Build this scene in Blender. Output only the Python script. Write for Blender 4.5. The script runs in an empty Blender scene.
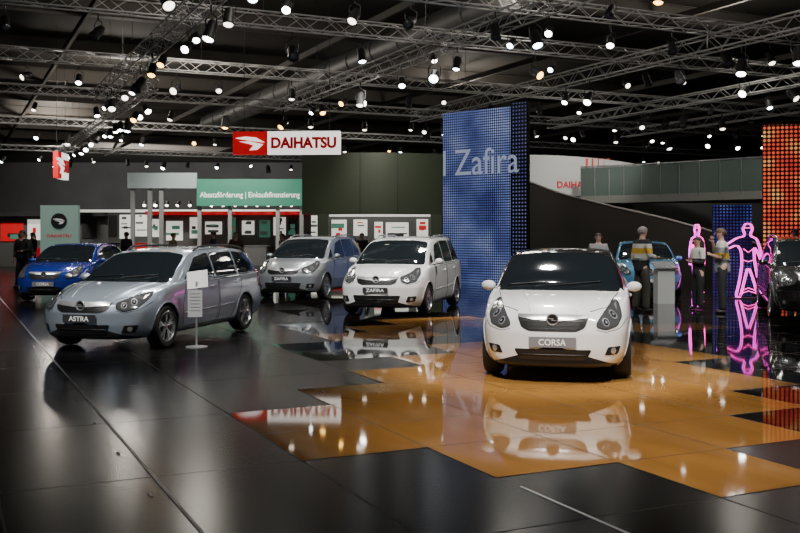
import bpy, bmesh, math, random
import numpy as np
from mathutils import Vector, Matrix
from mathutils.bvhtree import BVHTree
from mathutils.geometry import delaunay_2d_cdt
random.seed(7)
SC = bpy.context.scene
COL = SC.collection

# ------------------------------------------------------------------ materials
def mat(name, col, rough=.5, metal=0., es=0., ecol=None, coat=0., spec=.5, nscale=0, namt=.0):
    m = bpy.data.materials.new(name); m.use_nodes = True
    nt = m.node_tree; b = nt.nodes['Principled BSDF']
    b.inputs['Base Color'].default_value = (*col, 1)
    b.inputs['Roughness'].default_value = rough
    b.inputs['Metallic'].default_value = metal
    b.inputs['Coat Weight'].default_value = coat
    b.inputs['Coat Roughness'].default_value = .03
    b.inputs['Specular IOR Level'].default_value = spec
    if es:
        b.inputs['Emission Color'].default_value = (*(ecol or col), 1)
        b.inputs['Emission Strength'].default_value = es
    if nscale:
        tc = nt.nodes.new('ShaderNodeTexCoord'); n = nt.nodes.new('ShaderNodeTexNoise')
        n.inputs['Scale'].default_value = nscale
        nt.links.new(tc.outputs['Object'], n.inputs['Vector'])
        mp = nt.nodes.new('ShaderNodeMapRange')
        mp.inputs['To Min'].default_value = 1 - namt; mp.inputs['To Max'].default_value = 1 + namt
        nt.links.new(n.outputs['Fac'], mp.inputs['Value'])
        mx = nt.nodes.new('ShaderNodeVectorMath'); mx.operation = 'SCALE'
        mx.inputs[0].default_value = col
        nt.links.new(mp.outputs[0], mx.inputs['Scale'])
        nt.links.new(mx.outputs[0], b.inputs['Base Color'])
    return m

def band_mat(name, stops):
    """cloth with horizontal colour bands by height: stops = [(z, col), ...]"""
    m = bpy.data.materials.new(name); m.use_nodes = True; nt = m.node_tree; N = nt.nodes; b = N['Principled BSDF']
    b.inputs['Roughness'].default_value = .8
    tc = N.new('ShaderNodeTexCoord'); sp = N.new('ShaderNodeSeparateXYZ'); nt.links.new(tc.outputs['Object'], sp.inputs[0])
    mr = N.new('ShaderNodeMapRange'); mr.inputs['From Min'].default_value = .8; mr.inputs['From Max'].default_value = 1.6
    nt.links.new(sp.outputs['Z'], mr.inputs['Value'])
    cr = N.new('ShaderNodeValToRGB'); cr.color_ramp.interpolation = 'CONSTANT'; e = cr.color_ramp.elements
    e[0].position = 0; e[0].color = (*stops[0][1], 1); e[1].position = (stops[1][0]-.8)/.8; e[1].color = (*stops[1][1], 1)
    for z, c in stops[2:]:
        q = e.new((z-.8)/.8); q.color = (*c, 1)
    nt.links.new(mr.outputs[0], cr.inputs[0]); nt.links.new(cr.outputs[0], b.inputs['Base Color'])
    return m

def led_mat(name, pitch, rad, cols, strength, base=(.005, .005, .01), nscale=1.0):
    m = bpy.data.materials.new(name); m.use_nodes = True
    nt = m.node_tree; L = nt.links; N = nt.nodes; b = N['Principled BSDF']
    b.inputs['Base Color'].default_value = (*base, 1); b.inputs['Roughness'].default_value = .4
    uv = N.new('ShaderNodeUVMap')
    sc = N.new('ShaderNodeVectorMath'); sc.operation = 'SCALE'; sc.inputs['Scale'].default_value = 1 / pitch
    L.new(uv.outputs[0], sc.inputs[0])
    fr = N.new('ShaderNodeVectorMath'); fr.operation = 'FRACTION'; L.new(sc.outputs[0], fr.inputs[0])
    sb = N.new('ShaderNodeVectorMath'); sb.operation = 'SUBTRACT'; sb.inputs[1].default_value = (.5, .5, 0)
    L.new(fr.outputs[0], sb.inputs[0])
    ln = N.new('ShaderNodeVectorMath'); ln.operation = 'LENGTH'; L.new(sb.outputs[0], ln.inputs[0])
    lt = N.new('ShaderNodeMath'); lt.operation = 'LESS_THAN'; lt.inputs[1].default_value = rad
    L.new(ln.outputs['Value'], lt.inputs[0])
    fl = N.new('ShaderNodeVectorMath'); fl.operation = 'FLOOR'; L.new(sc.outputs[0], fl.inputs[0])
    no = N.new('ShaderNodeTexNoise'); no.inputs['Scale'].default_value = nscale * pitch; no.inputs['Detail'].default_value = 3
    L.new(fl.outputs[0], no.inputs['Vector'])
    cr = N.new('ShaderNodeValToRGB'); e = cr.color_ramp.elements
    e[0].position = .36; e[0].color = (*cols[0], 1); e[1].position = .66; e[1].color = (*cols[-1], 1)
    if len(cols) > 2:
        k = e.new(.5); k.color = (*cols[1], 1)
    L.new(no.outputs['Fac'], cr.inputs[0])
    L.new(cr.outputs[0], b.inputs['Emission Color'])
    mu = N.new('ShaderNodeMath'); mu.operation = 'MULTIPLY'; mu.inputs[1].default_value = strength
    L.new(lt.outputs[0], mu.inputs[0]); L.new(mu.outputs[0], b.inputs['Emission Strength'])
    return m

M = dict(
    tyre=mat('rubber', (.012, .012, .012), .75, nscale=20, namt=.3),
    rim=mat('alloy', (.62, .63, .65), .25, .9, nscale=6, namt=.05),
    chrome=mat('chrome', (.85, .85, .87), .30, .85, nscale=3, namt=.04),
    black=mat('black_plastic', (.012, .012, .013), .35, nscale=30, namt=.3),
    well=mat('wheel_well', (.006, .006, .006), .9),
    glass=mat('dark_glass', (.010, .014, .017), .04, 0, coat=.5, spec=.8),
    lampglass=mat('headlamp_glass', (.13, .135, .14), .12, .5, coat=1.),
    lampsilver=mat('lamp_reflector', (.68, .70, .73), .25, .7, coat=1.),
    redlens=mat('red_lens', (.45, .01, .01), .15, coat=1.),
    plate=mat('plate_black', (.04, .04, .045), .35),
    plategrey=mat('plate_grey', (.20, .20, .215), .4),
    white_txt=mat('white_lettering', (.85, .85, .85), .4, es=.15, ecol=(1, 1, 1)),
    alu=mat('truss_aluminium', (.58, .58, .58), .4, .25, nscale=2, namt=.2),
    lampbody=mat('lamp_black', (.02, .02, .022), .5),
    skin=mat('skin', (.55, .33, .24), .5, nscale=12, namt=.08),
    hair_dark=mat('hair_dark', (.03, .02, .015), .6, nscale=40, namt=.4),
    hair_grey=mat('hair_grey', (.25, .23, .21), .6, nscale=40, namt=.3),
    hair_brown=mat('hair_brown', (.10, .055, .03), .6, nscale=40, namt=.4),
    shoe=mat('shoe_leather', (.015, .013, .012), .4),
    white=mat('white_laminate', (.72, .74, .74), .4, nscale=2, namt=.04),
    red=mat('red_panel', (.55, .02, .03), .4, nscale=2, namt=.05),
)
def paint(name, col, metal=0., rough=.25):
    return mat(name, col, rough, metal, coat=1., nscale=1.2, namt=.02)

# ------------------------------------------------------------------ mesh helpers
def mesh_obj(name, verts, faces, mats, parent=None, smooth=True, midx=None, recalc=True, sharp=None):
    me = bpy.data.meshes.new(name)
    me.from_pydata([tuple(v) for v in verts], [], faces)
    for m in mats: me.materials.append(m)
    if midx is not None:
        me.polygons.foreach_set('material_index', midx)
    if recalc:
        bm = bmesh.new(); bm.from_mesh(me); bmesh.ops.recalc_face_normals(bm, faces=bm.faces); bm.to_mesh(me); bm.free()
    if smooth:
        me.polygons.foreach_set('use_smooth', [True] * len(me.polygons))
        if sharp: me.set_sharp_from_angle(angle=math.radians(sharp))
    me.update()
    o = bpy.data.objects.new(name, me); COL.objects.link(o)
    if parent: o.parent = parent
    return o

def tag(o, label, category, group=None, kind=None):
    o['label'] = label; o['category'] = category
    if group: o['group'] = group
    if kind: o['kind'] = kind
    return o

def empty(name, loc, rz=0.):
    o = bpy.data.objects.new(name, None); COL.objects.link(o); o.location = loc; o.rotation_euler = (0, 0, rz)
    o.empty_display_size = .2
    return o

class MB:
    """simple mesh accumulator"""
    def __init__(s): s.v = []; s.f = []; s.m = []
    def add(s, v, f, mi=0):
        o = len(s.v); s.v += [Vector(p) for p in v]; s.f += [[i + o for i in q] for q in f]; s.m += [mi] * len(f)
    def box(s, c, d, mi=0, rz=0.):
        x, y, z = d[0] / 2, d[1] / 2, d[2] / 2
        P = [(-x, -y, -z), (x, -y, -z), (x, y, -z), (-x, y, -z), (-x, -y, z), (x, -y, z), (x, y, z), (-x, y, z)]
        R = Matrix.Rotation(rz, 3, 'Z')
        s.add([R @ Vector(p) + Vector(c) for p in P], [[0, 3, 2, 1], [4, 5, 6, 7], [0, 1, 5, 4], [1, 2, 6, 5], [2, 3, 7, 6], [3, 0, 4, 7]], mi)
    def stick(s, a, b, r, n=4, mi=0):
        s.tube([a, b], r, n, mi)
    def tube(s, pts, r, n=6, mi=0, closed=False):
        pts = [Vector(p) for p in pts]; V = []; F = []; K = len(pts)
        for i, p in enumerate(pts):
            if closed: t = pts[(i + 1) % K] - pts[i - 1]
            else: t = pts[min(i + 1, K - 1)] - pts[max(i - 1, 0)]
            t.normalize()
            up = Vector((0, 0, 1)) if abs(t.z) < .9 else Vector((1, 0, 0))
            a = t.cross(up).normalized(); b2 = a.cross(t)
            rr = r[i] if isinstance(r, (list, tuple)) else r
            for k in range(n):
                w = 2 * math.pi * (k + .5) / n
                V.append(p + a * math.cos(w) * rr + b2 * math.sin(w) * rr)
        for i in range(K if closed else K - 1):
            j = (i + 1) % K
            for k in range(n):
                F.append([i * n + k, i * n + (k + 1) % n, j * n + (k + 1) % n, j * n + k])
        if not closed: F.append(list(range(n))[::-1]); F.append([(K - 1) * n + k for k in range(n)])
        s.add(V, F, mi)
    def rev(s, prof, n=24, mi=0, axis='Z', c=(0, 0, 0), closed=False):
        V = []; F = []; K = len(prof)
        for (r, h) in prof:
            for k in range(n):
                w = 2 * math.pi * k / n; a, b2 = r * math.cos(w), r * math.sin(w)
                V.append(Vector((a, b2, h) if axis == 'Z' else ((a, h, b2) if axis == 'Y' else (h, a, b2))) + Vector(c))
        for i in range(K if closed else K - 1):
            j = (i + 1) % K
            for k in range(n):
                F.append([i * n + k, i * n + (k + 1) % n, j * n + (k + 1) % n, j * n + k])
        if not closed:
            if prof[0][0] > 1e-4: F.append(list(range(n)))
            if prof[-1][0] > 1e-4: F.append([(K - 1) * n + k for k in range(n)])
        s.add(V, F, mi)
    def ell(s, c, r, n=16, mi=0):
        V = []; F = []
        for i in range(n // 2 + 1):
            ph = math.pi * i / (n // 2)
            for k in range(n):
                w = 2 * math.pi * k / n
                V.append((c[0] + r[0] * math.sin(ph) * math.cos(w), c[1] + r[1] * math.sin(ph) * math.sin(w), c[2] + r[2] * math.cos(ph)))
        for i in range(n // 2):
            for k in range(n):
                F.append([i * n + k, i * n + (k + 1) % n, (i + 1) * n + (k + 1) % n, (i + 1) * n + k])
        s.add(V, F, mi)
    def obj(s, name, mats, parent=None, smooth=True, sharp=35, merge=False):
        return mesh_obj(name, s.v, s.f, mats, parent, smooth, s.m, True, sharp)

def text_obj(name, s, w, h, m, parent, loc, mode='Y', bold=.0, depth=.01, rz=0.):
    cu = bpy.data.curves.new('tmp', 'FONT'); cu.body = s; cu.align_x = 'CENTER'; cu.align_y = 'CENTER'
    cu.extrude = .001; cu.offset = bold; cu.resolution_u = 4
    t = bpy.data.objects.new('tmp', cu); COL.objects.link(t)
    dg = bpy.context.evaluated_depsgraph_get(); dg.update()
    me = bpy.data.meshes.new_from_object(t.evaluated_get(dg)); bpy.data.objects.remove(t)
    xs = [v.co.x for v in me.vertices]; ys = [v.co.y for v in me.vertices]; zs = [v.co.z for v in me.vertices]
    cx, cy = (max(xs) + min(xs)) / 2, (max(ys) + min(ys)) / 2
    kx = w / (max(xs) - min(xs)); ky = h / (max(ys) - min(ys)); kz = depth / max(1e-6, max(zs) - min(zs))
    for v in me.vertices:
        x, y, z = (v.co.x - cx) * kx, (v.co.y - cy) * ky, v.co.z * kz
        v.co = (x, -z, y) if mode == 'Y' else (z, x, y)
    me.materials.clear(); me.materials.append(m)
    o = bpy.data.objects.new(name, me); COL.objects.link(o); o.location = loc; o.rotation_euler = (0, 0, rz)
    if parent: o.parent = parent
    return o

# ------------------------------------------------------------------ CAR
def pchip(xs, ys):
    xs = np.array(xs, float); ys = np.array(ys, float)
    h = np.diff(xs); dl = np.diff(ys) / h; d = np.zeros_like(ys)
    for i in range(1, len(xs) - 1):
        if dl[i - 1] * dl[i] > 0:
            w1 = 2 * h[i] + h[i - 1]; w2 = h[i] + 2 * h[i - 1]
            d[i] = (w1 + w2) / (w1 / dl[i - 1] + w2 / dl[i])
    d[0] = dl[0]; d[-1] = dl[-1]
    def f(x):
        x = min(max(x, xs[0]), xs[-1]); i = min(max(int(np.searchsorted(xs, x)) - 1, 0), len(h) - 1)
        t = (x - xs[i]) / h[i]
        return float((2*t**3-3*t**2+1)*ys[i] + (t**3-2*t**2+t)*h[i]*d[i] + (-2*t**3+3*t**2)*ys[i+1] + (t**3-t**2)*h[i]*d[i+1])
    return f

def catmull(P, sub):
    out = []; n = len(P)
    for i in range(n - 1):
        p0 = P[max(i - 1, 0)]; p1 = P[i]; p2 = P[i + 1]; p3 = P[min(i + 2, n - 1)]
        if i == 0: p0 = (-P[1][0], P[1][1])
        if i == n - 2: p3 = (-P[n - 2][0], P[n - 2][1])
        for k in range(sub):
            t = k / sub
            out.append(tuple(.5 * ((2*p1[a]) + (-p0[a]+p2[a])*t + (2*p0[a]-5*p1[a]+4*p2[a]-p3[a])*t*t + (-p0[a]+3*p1[a]-3*p2[a]+p3[a])*t**3) for a in (0, 1)))
    out.append(P[-1]); return out

def chaikin(P, it):
    for _ in range(it):
        Q = []
        for i in range(len(P)):
            a = P[i]; b = P[(i + 1) % len(P)]
            Q.append((a[0]*.8+b[0]*.2, a[1]*.8+b[1]*.2)); Q.append((a[0]*.2+b[0]*.8, a[1]*.2+b[1]*.8))
        P = Q
    return P
def roundpoly(P, r, seg=4):
    if r <= 0: return P
    Q = []; n = len(P)
    for i in range(n):
        a = Vector(P[i-1]); b = Vector(P[i]); c = Vector(P[(i+1) % n]); la = (a-b).length; lc = (c-b).length
        p0 = b+(a-b)/la*min(r, .45*la); p1 = b+(c-b)/lc*min(r, .45*lc)
        for k in range(seg+1):
            t = k/seg; q = p0*(1-t)**2+b*2*t*(1-t)+p1*t*t; Q.append((q.x, q.y))
    return Q

def inside(p, P):
    c = False; n = len(P); j = n - 1
    for i in range(n):
        if (P[i][1] > p[1]) != (P[j][1] > p[1]) and p[0] < (P[j][0]-P[i][0])*(p[1]-P[i][1])/(P[j][1]-P[i][1])+P[i][0]: c = not c
        j = i
    return c

def smooth01(t): t = min(max(t, 0), 1); return t*t*(3-2*t)
def meshdata(name, V, F, m, fix=True):
    me = bpy.data.meshes.new(name); me.from_pydata([tuple(v) for v in V], [], F); me.materials.append(m)
    if fix:
        bm = bmesh.new(); bm.from_mesh(me); bmesh.ops.recalc_face_normals(bm, faces=bm.faces); bm.to_mesh(me); bm.free()
    me.polygons.foreach_set('use_smooth', [True]*len(me.polygons)); return me

class Car:
    def __init__(s, spec):
        s.sp = spec; s.L = spec['L']; s.meshes = []
        rows = spec['rows']; ds = [r[0] for r in rows]
        s.fn = [pchip(ds, [r[k] for r in rows]) for k in range(1, 10)]
        s.fF = pchip([p[0] for p in spec['profF']], [p[1] for p in spec['profF']])
        s.fR = pchip([p[0] for p in spec['profR']], [p[1] for p in spec['profR']])
        s.build_shell()
    SUB = 5
    def section(s, d):
        zu, wl, wm, zsh, wsh, wg, wr, zr, zc = [f(d) for f in s.fn]
        if d > 1.2: wr += .035; zr += .012
        elif d > .9: wr += .035*(d-.9)/.3; zr += .012*(d-.9)/.3
        zg = zsh + min(.05, (zr - zsh) * .35)
        zm = s.sp.get('zm', .55)
        P = [(0, zu), (wl-.18, zu), (wl-.02, zu+.035), (wl+(wm-wl)*.7, .36), (wm, zm), (wm-.22*(wm-wsh), zm+.65*(zsh-zm)),
             (wsh, zsh), (wg, zg), ((wg+wr)/2+.010, (zg+zr)/2+.005), (wr, zr), (wr-.075, zr+(zc-zr)*.55), (wr*.5, zr+(zc-zr)*.9), (0, zc)]
        return catmull(P, s.SUB)
    def shiftF(s, y, z): return s.sp['planF'] * (abs(y)/.8)**s.sp.get('pF', 2.6) + s.fF(z)
    def shiftR(s, y, z): return s.sp['planR'] * (abs(y)/.8)**3 + s.fR(z)
    def build_shell(s):
        L = s.L; rings = []
        ds = [0, .006, .018, .035, .06] + list(np.arange(.1, L-.09, .05)) + [L-.06, L-.035, L-.018, L-.006, L]
        def ring(d, scale=None, cap=None):
            sec = s.section(d); r = .05; e = min(d, L-d); sc = 1.
            if e < r: sc = 1 - (r*(1-math.sqrt(1-(1-e/r)**2)))/.5
            if scale: sc *= scale
            zc0 = .45 if d < L/2 else .7
            half = [(y*sc, zc0+(z-zc0)*sc) for y, z in sec]
            full = half + [(-y, z) for y, z in half[-2:0:-1]]
            out = []
            for y, z in full:
                fF = 1-smooth01(d/1.15); fR = 1-smooth01((L-d)/1.0)
                dd = d + s.shiftF(y, z)*fF - s.shiftR(y, z)*fR
                out.append(Vector((L/2-dd, y, z)))
            return out
        for sc in (.06, .15, .25, .35, .45, .55, .65, .74, .82, .89, .95): rings.append(ring(0, sc))
        nf = len(rings)
        for d in ds: rings.append(ring(d))
        for sc in (.95, .88, .78, .65, .5, .35, .2, .08): rings.append(ring(L, sc))
        n = len(rings[0]); V = [p for r in rings for p in r]; F = []; mi = []
        H = (n//2); jg = 7*s.SUB; bt = s.sp.get('black_top')
        for i in range(len(rings)-1):
            for k in range(n):
                F.append([i*n+k, i*n+(k+1) % n, (i+1)*n+(k+1) % n, (i+1)*n+k])
                kk = k if k < H else n-1-k
                di = ds[i-nf] if 0 <= i-nf < len(ds) else 99
                mi.append(2 if (bt and kk >= jg and bt[0] < di < bt[1]) else (1 if kk < 2*s.SUB else 0))
        c0 = len(V); V.append(sum(rings[0], Vector())/n); c1 = len(V); V.append(sum(rings[-1], Vector())/n)
        for k in range(n):
            F.append([c0, (k+1) % n, k]); mi.append(0)
            b = (len(rings)-1)*n; F.append([c1, b+k, b+(k+1) % n]); mi.append(0)
        s.bvh = BVHTree.FromPolygons(V, F)
        body = mesh_obj('body', V, F, [M['white'], M['well'], M['black']], None, True, mi)
        sp = s.sp; cut = MB(); R = sp['wr']+.045
        for d in (sp['oh'], sp['oh']+sp['wb']):
            for sg in (1, -1):
                V2 = []; n2 = 48; x = L/2-d
                for yy in (sg*(sp['W']-.28), sg*(sp['W']+.15)):
                    for k in range(n2):
                        w = 2*math.pi*k/n2; V2.append((x+R*math.cos(w), yy, sp['wr']+R*math.sin(w)))
                cut.add(V2, [[k, (k+1) % n2, n2+(k+1) % n2, n2+k] for k in range(n2)]+[list(range(n2))[::-1], list(range(n2, 2*n2))], 1)
        co = cut.obj('cutter', [M['white'], M['well'], M['black']], None, False)
        md = body.modifiers.new('b', 'BOOLEAN'); md.object = co; md.operation = 'DIFFERENCE'; md.solver = 'EXACT'
        dg = bpy.context.evaluated_depsgraph_get(); dg.update()
        me = bpy.data.meshes.new_from_object(body.evaluated_get(dg))
        me.polygons.foreach_set('use_smooth', [True]*len(me.polygons)); me.set_sharp_from_angle(angle=math.radians(38))
        bpy.data.objects.remove(body); bpy.data.objects.remove(co)
        s.body_me = me
    def frame(s, fr):
        L = s.L
        if fr == 'F': return Vector((L/2+2, 0, 0)), Vector((0, 1, 0)), Vector((0, 0, 1)), Vector((-1, 0, 0))
        if fr == 'R': return Vector((-L/2-2, 0, 0)), Vector((0, 1, 0)), Vector((0, 0, 1)), Vector((1, 0, 0))
        if fr == 'T': return Vector((L/2, 0, 4)), Vector((-1, 0, 0)), Vector((0, 1, 0)), Vector((0, 0, -1))
        sg = 1 if fr[1] == '+' else -1
        if fr[0] == 'S': return Vector((L/2, 3*sg, 0)), Vector((-1, 0, 0)), Vector((0, 0, 1)), Vector((0, -sg, 0))
        a = math.radians(32); D = Vector((-math.cos(a), -sg*math.sin(a), 0))
        return Vector((L/2, 0, 0))-D*3, Vector((-math.sin(a), sg*math.cos(a), 0)), Vector((0, 0, 1)), D
    def hit(s, fr, u, v, off):
        O, U, Vv, D = s.frame(fr); p = O+U*u+Vv*v
        h, nrm, _, _ = s.bvh.ray_cast(p, D, 12)
        if h is None:
            h, nrm, _, _ = s.bvh.find_nearest(p+D*2)
        if nrm.dot(D) > 0: nrm = -nrm
        return h+nrm*off, nrm
    def patch(s, name, poly, m, fr, off=.004, rnd=.04, sp=.05, par=None):
        P = roundpoly(poly, rnd)
        Q = []
        for i in range(len(P)):
            a = P[i]; b = P[(i+1) % len(P)]; l = math.hypot(b[0]-a[0], b[1]-a[1]); k = max(1, int(math.ceil(l/sp)))
            if l < 1e-5: continue
            for t in range(k): Q.append((a[0]+(b[0]-a[0])*t/k, a[1]+(b[1]-a[1])*t/k))
        n = len(Q); x0 = min(q[0] for q in Q); x1 = max(q[0] for q in Q); y0 = min(q[1] for q in Q); y1 = max(q[1] for q in Q)
        pts = list(Q)
        nx = int((x1-x0)/sp)+1; ny = int((y1-y0)/sp)+1
        for i in range(1, nx+1):
            for j in range(1, ny+1):
                p = (x0+(x1-x0)*i/(nx+1), y0+(y1-y0)*j/(ny+1))
                if inside(p, Q) and min((p[0]-q[0])**2+(p[1]-q[1])**2 for q in Q) > (sp*.35)**2: pts.append(p)
        r = delaunay_2d_cdt([Vector(p) for p in pts], [(i, (i+1) % n) for i in range(n)], [], 1, 1e-6)
        V = [s.hit(fr, p[0], p[1], off)[0] for p in r[0]]
        D = s.frame(fr)[3]; F = []
        for f in r[2]:
            a, b, c = V[f[0]], V[f[1]], V[f[2]]
            F.append(list(f) if (b-a).cross(c-a).dot(D) < 0 else list(f)[::-1])
        me = meshdata(name, V, F, m, False)
        s.meshes.append((name, me, par)); return len(s.meshes)-1
    def strip(s, pts, fr, off=.0, sp=.04, closed=False):
        pp = []
        seq = pts+[pts[0]] if closed else pts
        for i in range(len(seq)-1):
            a, b = seq[i], seq[i+1]; l = math.hypot(b[0]-a[0], b[1]-a[1])
            if l < 1e-5: continue
            k = max(1, int(l/sp))
            for t in range(k): pp.append((a[0]+(b[0]-a[0])*t/k, a[1]+(b[1]-a[1])*t/k))
        if not closed: pp.append(seq[-1])
        return [s.hit(fr, p[0], p[1], off)[0] for p in pp]
    def tubes(s, name, lists, m, r, n=5, closed=False, par=None):
        for l in lists:
            mb = MB(); mb.tube(l, r, n, 0, closed)
            s.meshes.append((name, meshdata(name, mb.v, mb.f, m), par))
    def mbmesh(s, name, mb, mats, sharp=35, par=None):
        o = mb.obj(name, mats, None, True, sharp); me = o.data; bpy.data.objects.remove(o)
        s.meshes.append((name, me, par)); return len(s.meshes)-1

def wheel_meshes(R, spokes, double):
    t = MB(); w = .10; ri = R*.72
    t.rev([(ri, -w), (R-.03, -w-.005), (R-.008, -w+.02), (R, -w+.05), (R, w-.05), (R-.008, w-.02), (R-.03, w+.005), (ri+.02, w), (ri, w-.012), (ri-.01, 0)], 40, 0, 'Y', closed=True)
    to = t.obj('tyre', [M['tyre']], None, True, 50); tm = to.data; bpy.data.objects.remove(to)
    m = MB()
    m.rev([(ri+.006, w-.004), (ri-.008, w+.002), (ri-.02, w-.02), (ri-.03, -w), (ri, -w)], 40, 0, 'Y', closed=True)
    m.rev([(.001, w-.012), (.035, w-.014), (.055, w-.03), (.055, w-.07)], 20, 0, 'Y')
    m.rev([(.001, .0), (ri-.05, .0), (ri-.05, -.03), (.001, -.03)], 28, 1, 'Y')
    for i in range(spokes):
        for off in ((-.13, .13) if double else (0,)):
            a = 2*math.pi*i/spokes+.3
            R0, R1 = .035, ri-.012; w0, w1 = (.018, .022) if double else (.032, .044)
            V = []
            for (r, hw, y) in ((R0, w0, w-.018), (R1*.6, (w0+w1)/2, w-.012), (R1, w1, w-.016)):
                aa = a+off*(1.6 if double else 0)*(r/R1)
                c = Vector((math.cos(aa), 0, math.sin(aa)))*r; tn = Vector((-math.sin(aa), 0, math.cos(aa)))
                V += [c-tn*hw+Vector((0, y-.008, 0)), c+Vector((0, y+.004, 0)), c+tn*hw+Vector((0, y-.008, 0)), c+tn*hw+Vector((0, y-.045, 0)), c-tn*hw+Vector((0, y-.045, 0))]
            F = []
            for q in range(2):
                for k in range(5): F.append([q*5+k, q*5+(k+1) % 5, (q+1)*5+(k+1) % 5, (q+1)*5+k])
            F += [[0, 1, 2, 3, 4], [10, 11, 12, 13, 14]]
            m.add(V, F, 0)
    ro = m.obj('rim', [M['rim'], M['well']], None, True, 35); rm = ro.data; bpy.data.objects.remove(ro)
    return tm, rm

def badge_mesh(c, x, z, r):
    mb = MB(); n = 28
    mb.tube([(x, r*math.cos(2*math.pi*k/n), z+r*math.sin(2*math.pi*k/n)) for k in range(n)], r*.16, 6, 0, True)
    b = [(-1.2, .14), (.28, .14), (.02, -.0), (1.2, -.14), (-.28, -.14), (-.02, 0)]
    V = [(x+.008, p[0]*r, z+p[1]*r*1.6) for p in b]+[(x-.01, p[0]*r, z+p[1]*r*1.6) for p in b]
    mb.add(V, [[0, 1, 2, 3, 4, 5], [6, 7, 8, 9, 10, 11]]+[[k, (k+1) % 6, 6+(k+1) % 6, 6+k] for k in range(6)])
    bi = c.mbmesh('badge', mb, [M['chrome']])
    mb = MB(); mb.rev([(.001, x-.012), (r*.95, x-.012), (r*.95, x-.002), (.001, x-.002)], 24, 0, 'X', (0, 0, z)); c.mbmesh('badge_field', mb, [M['black']], par=bi)

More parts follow.
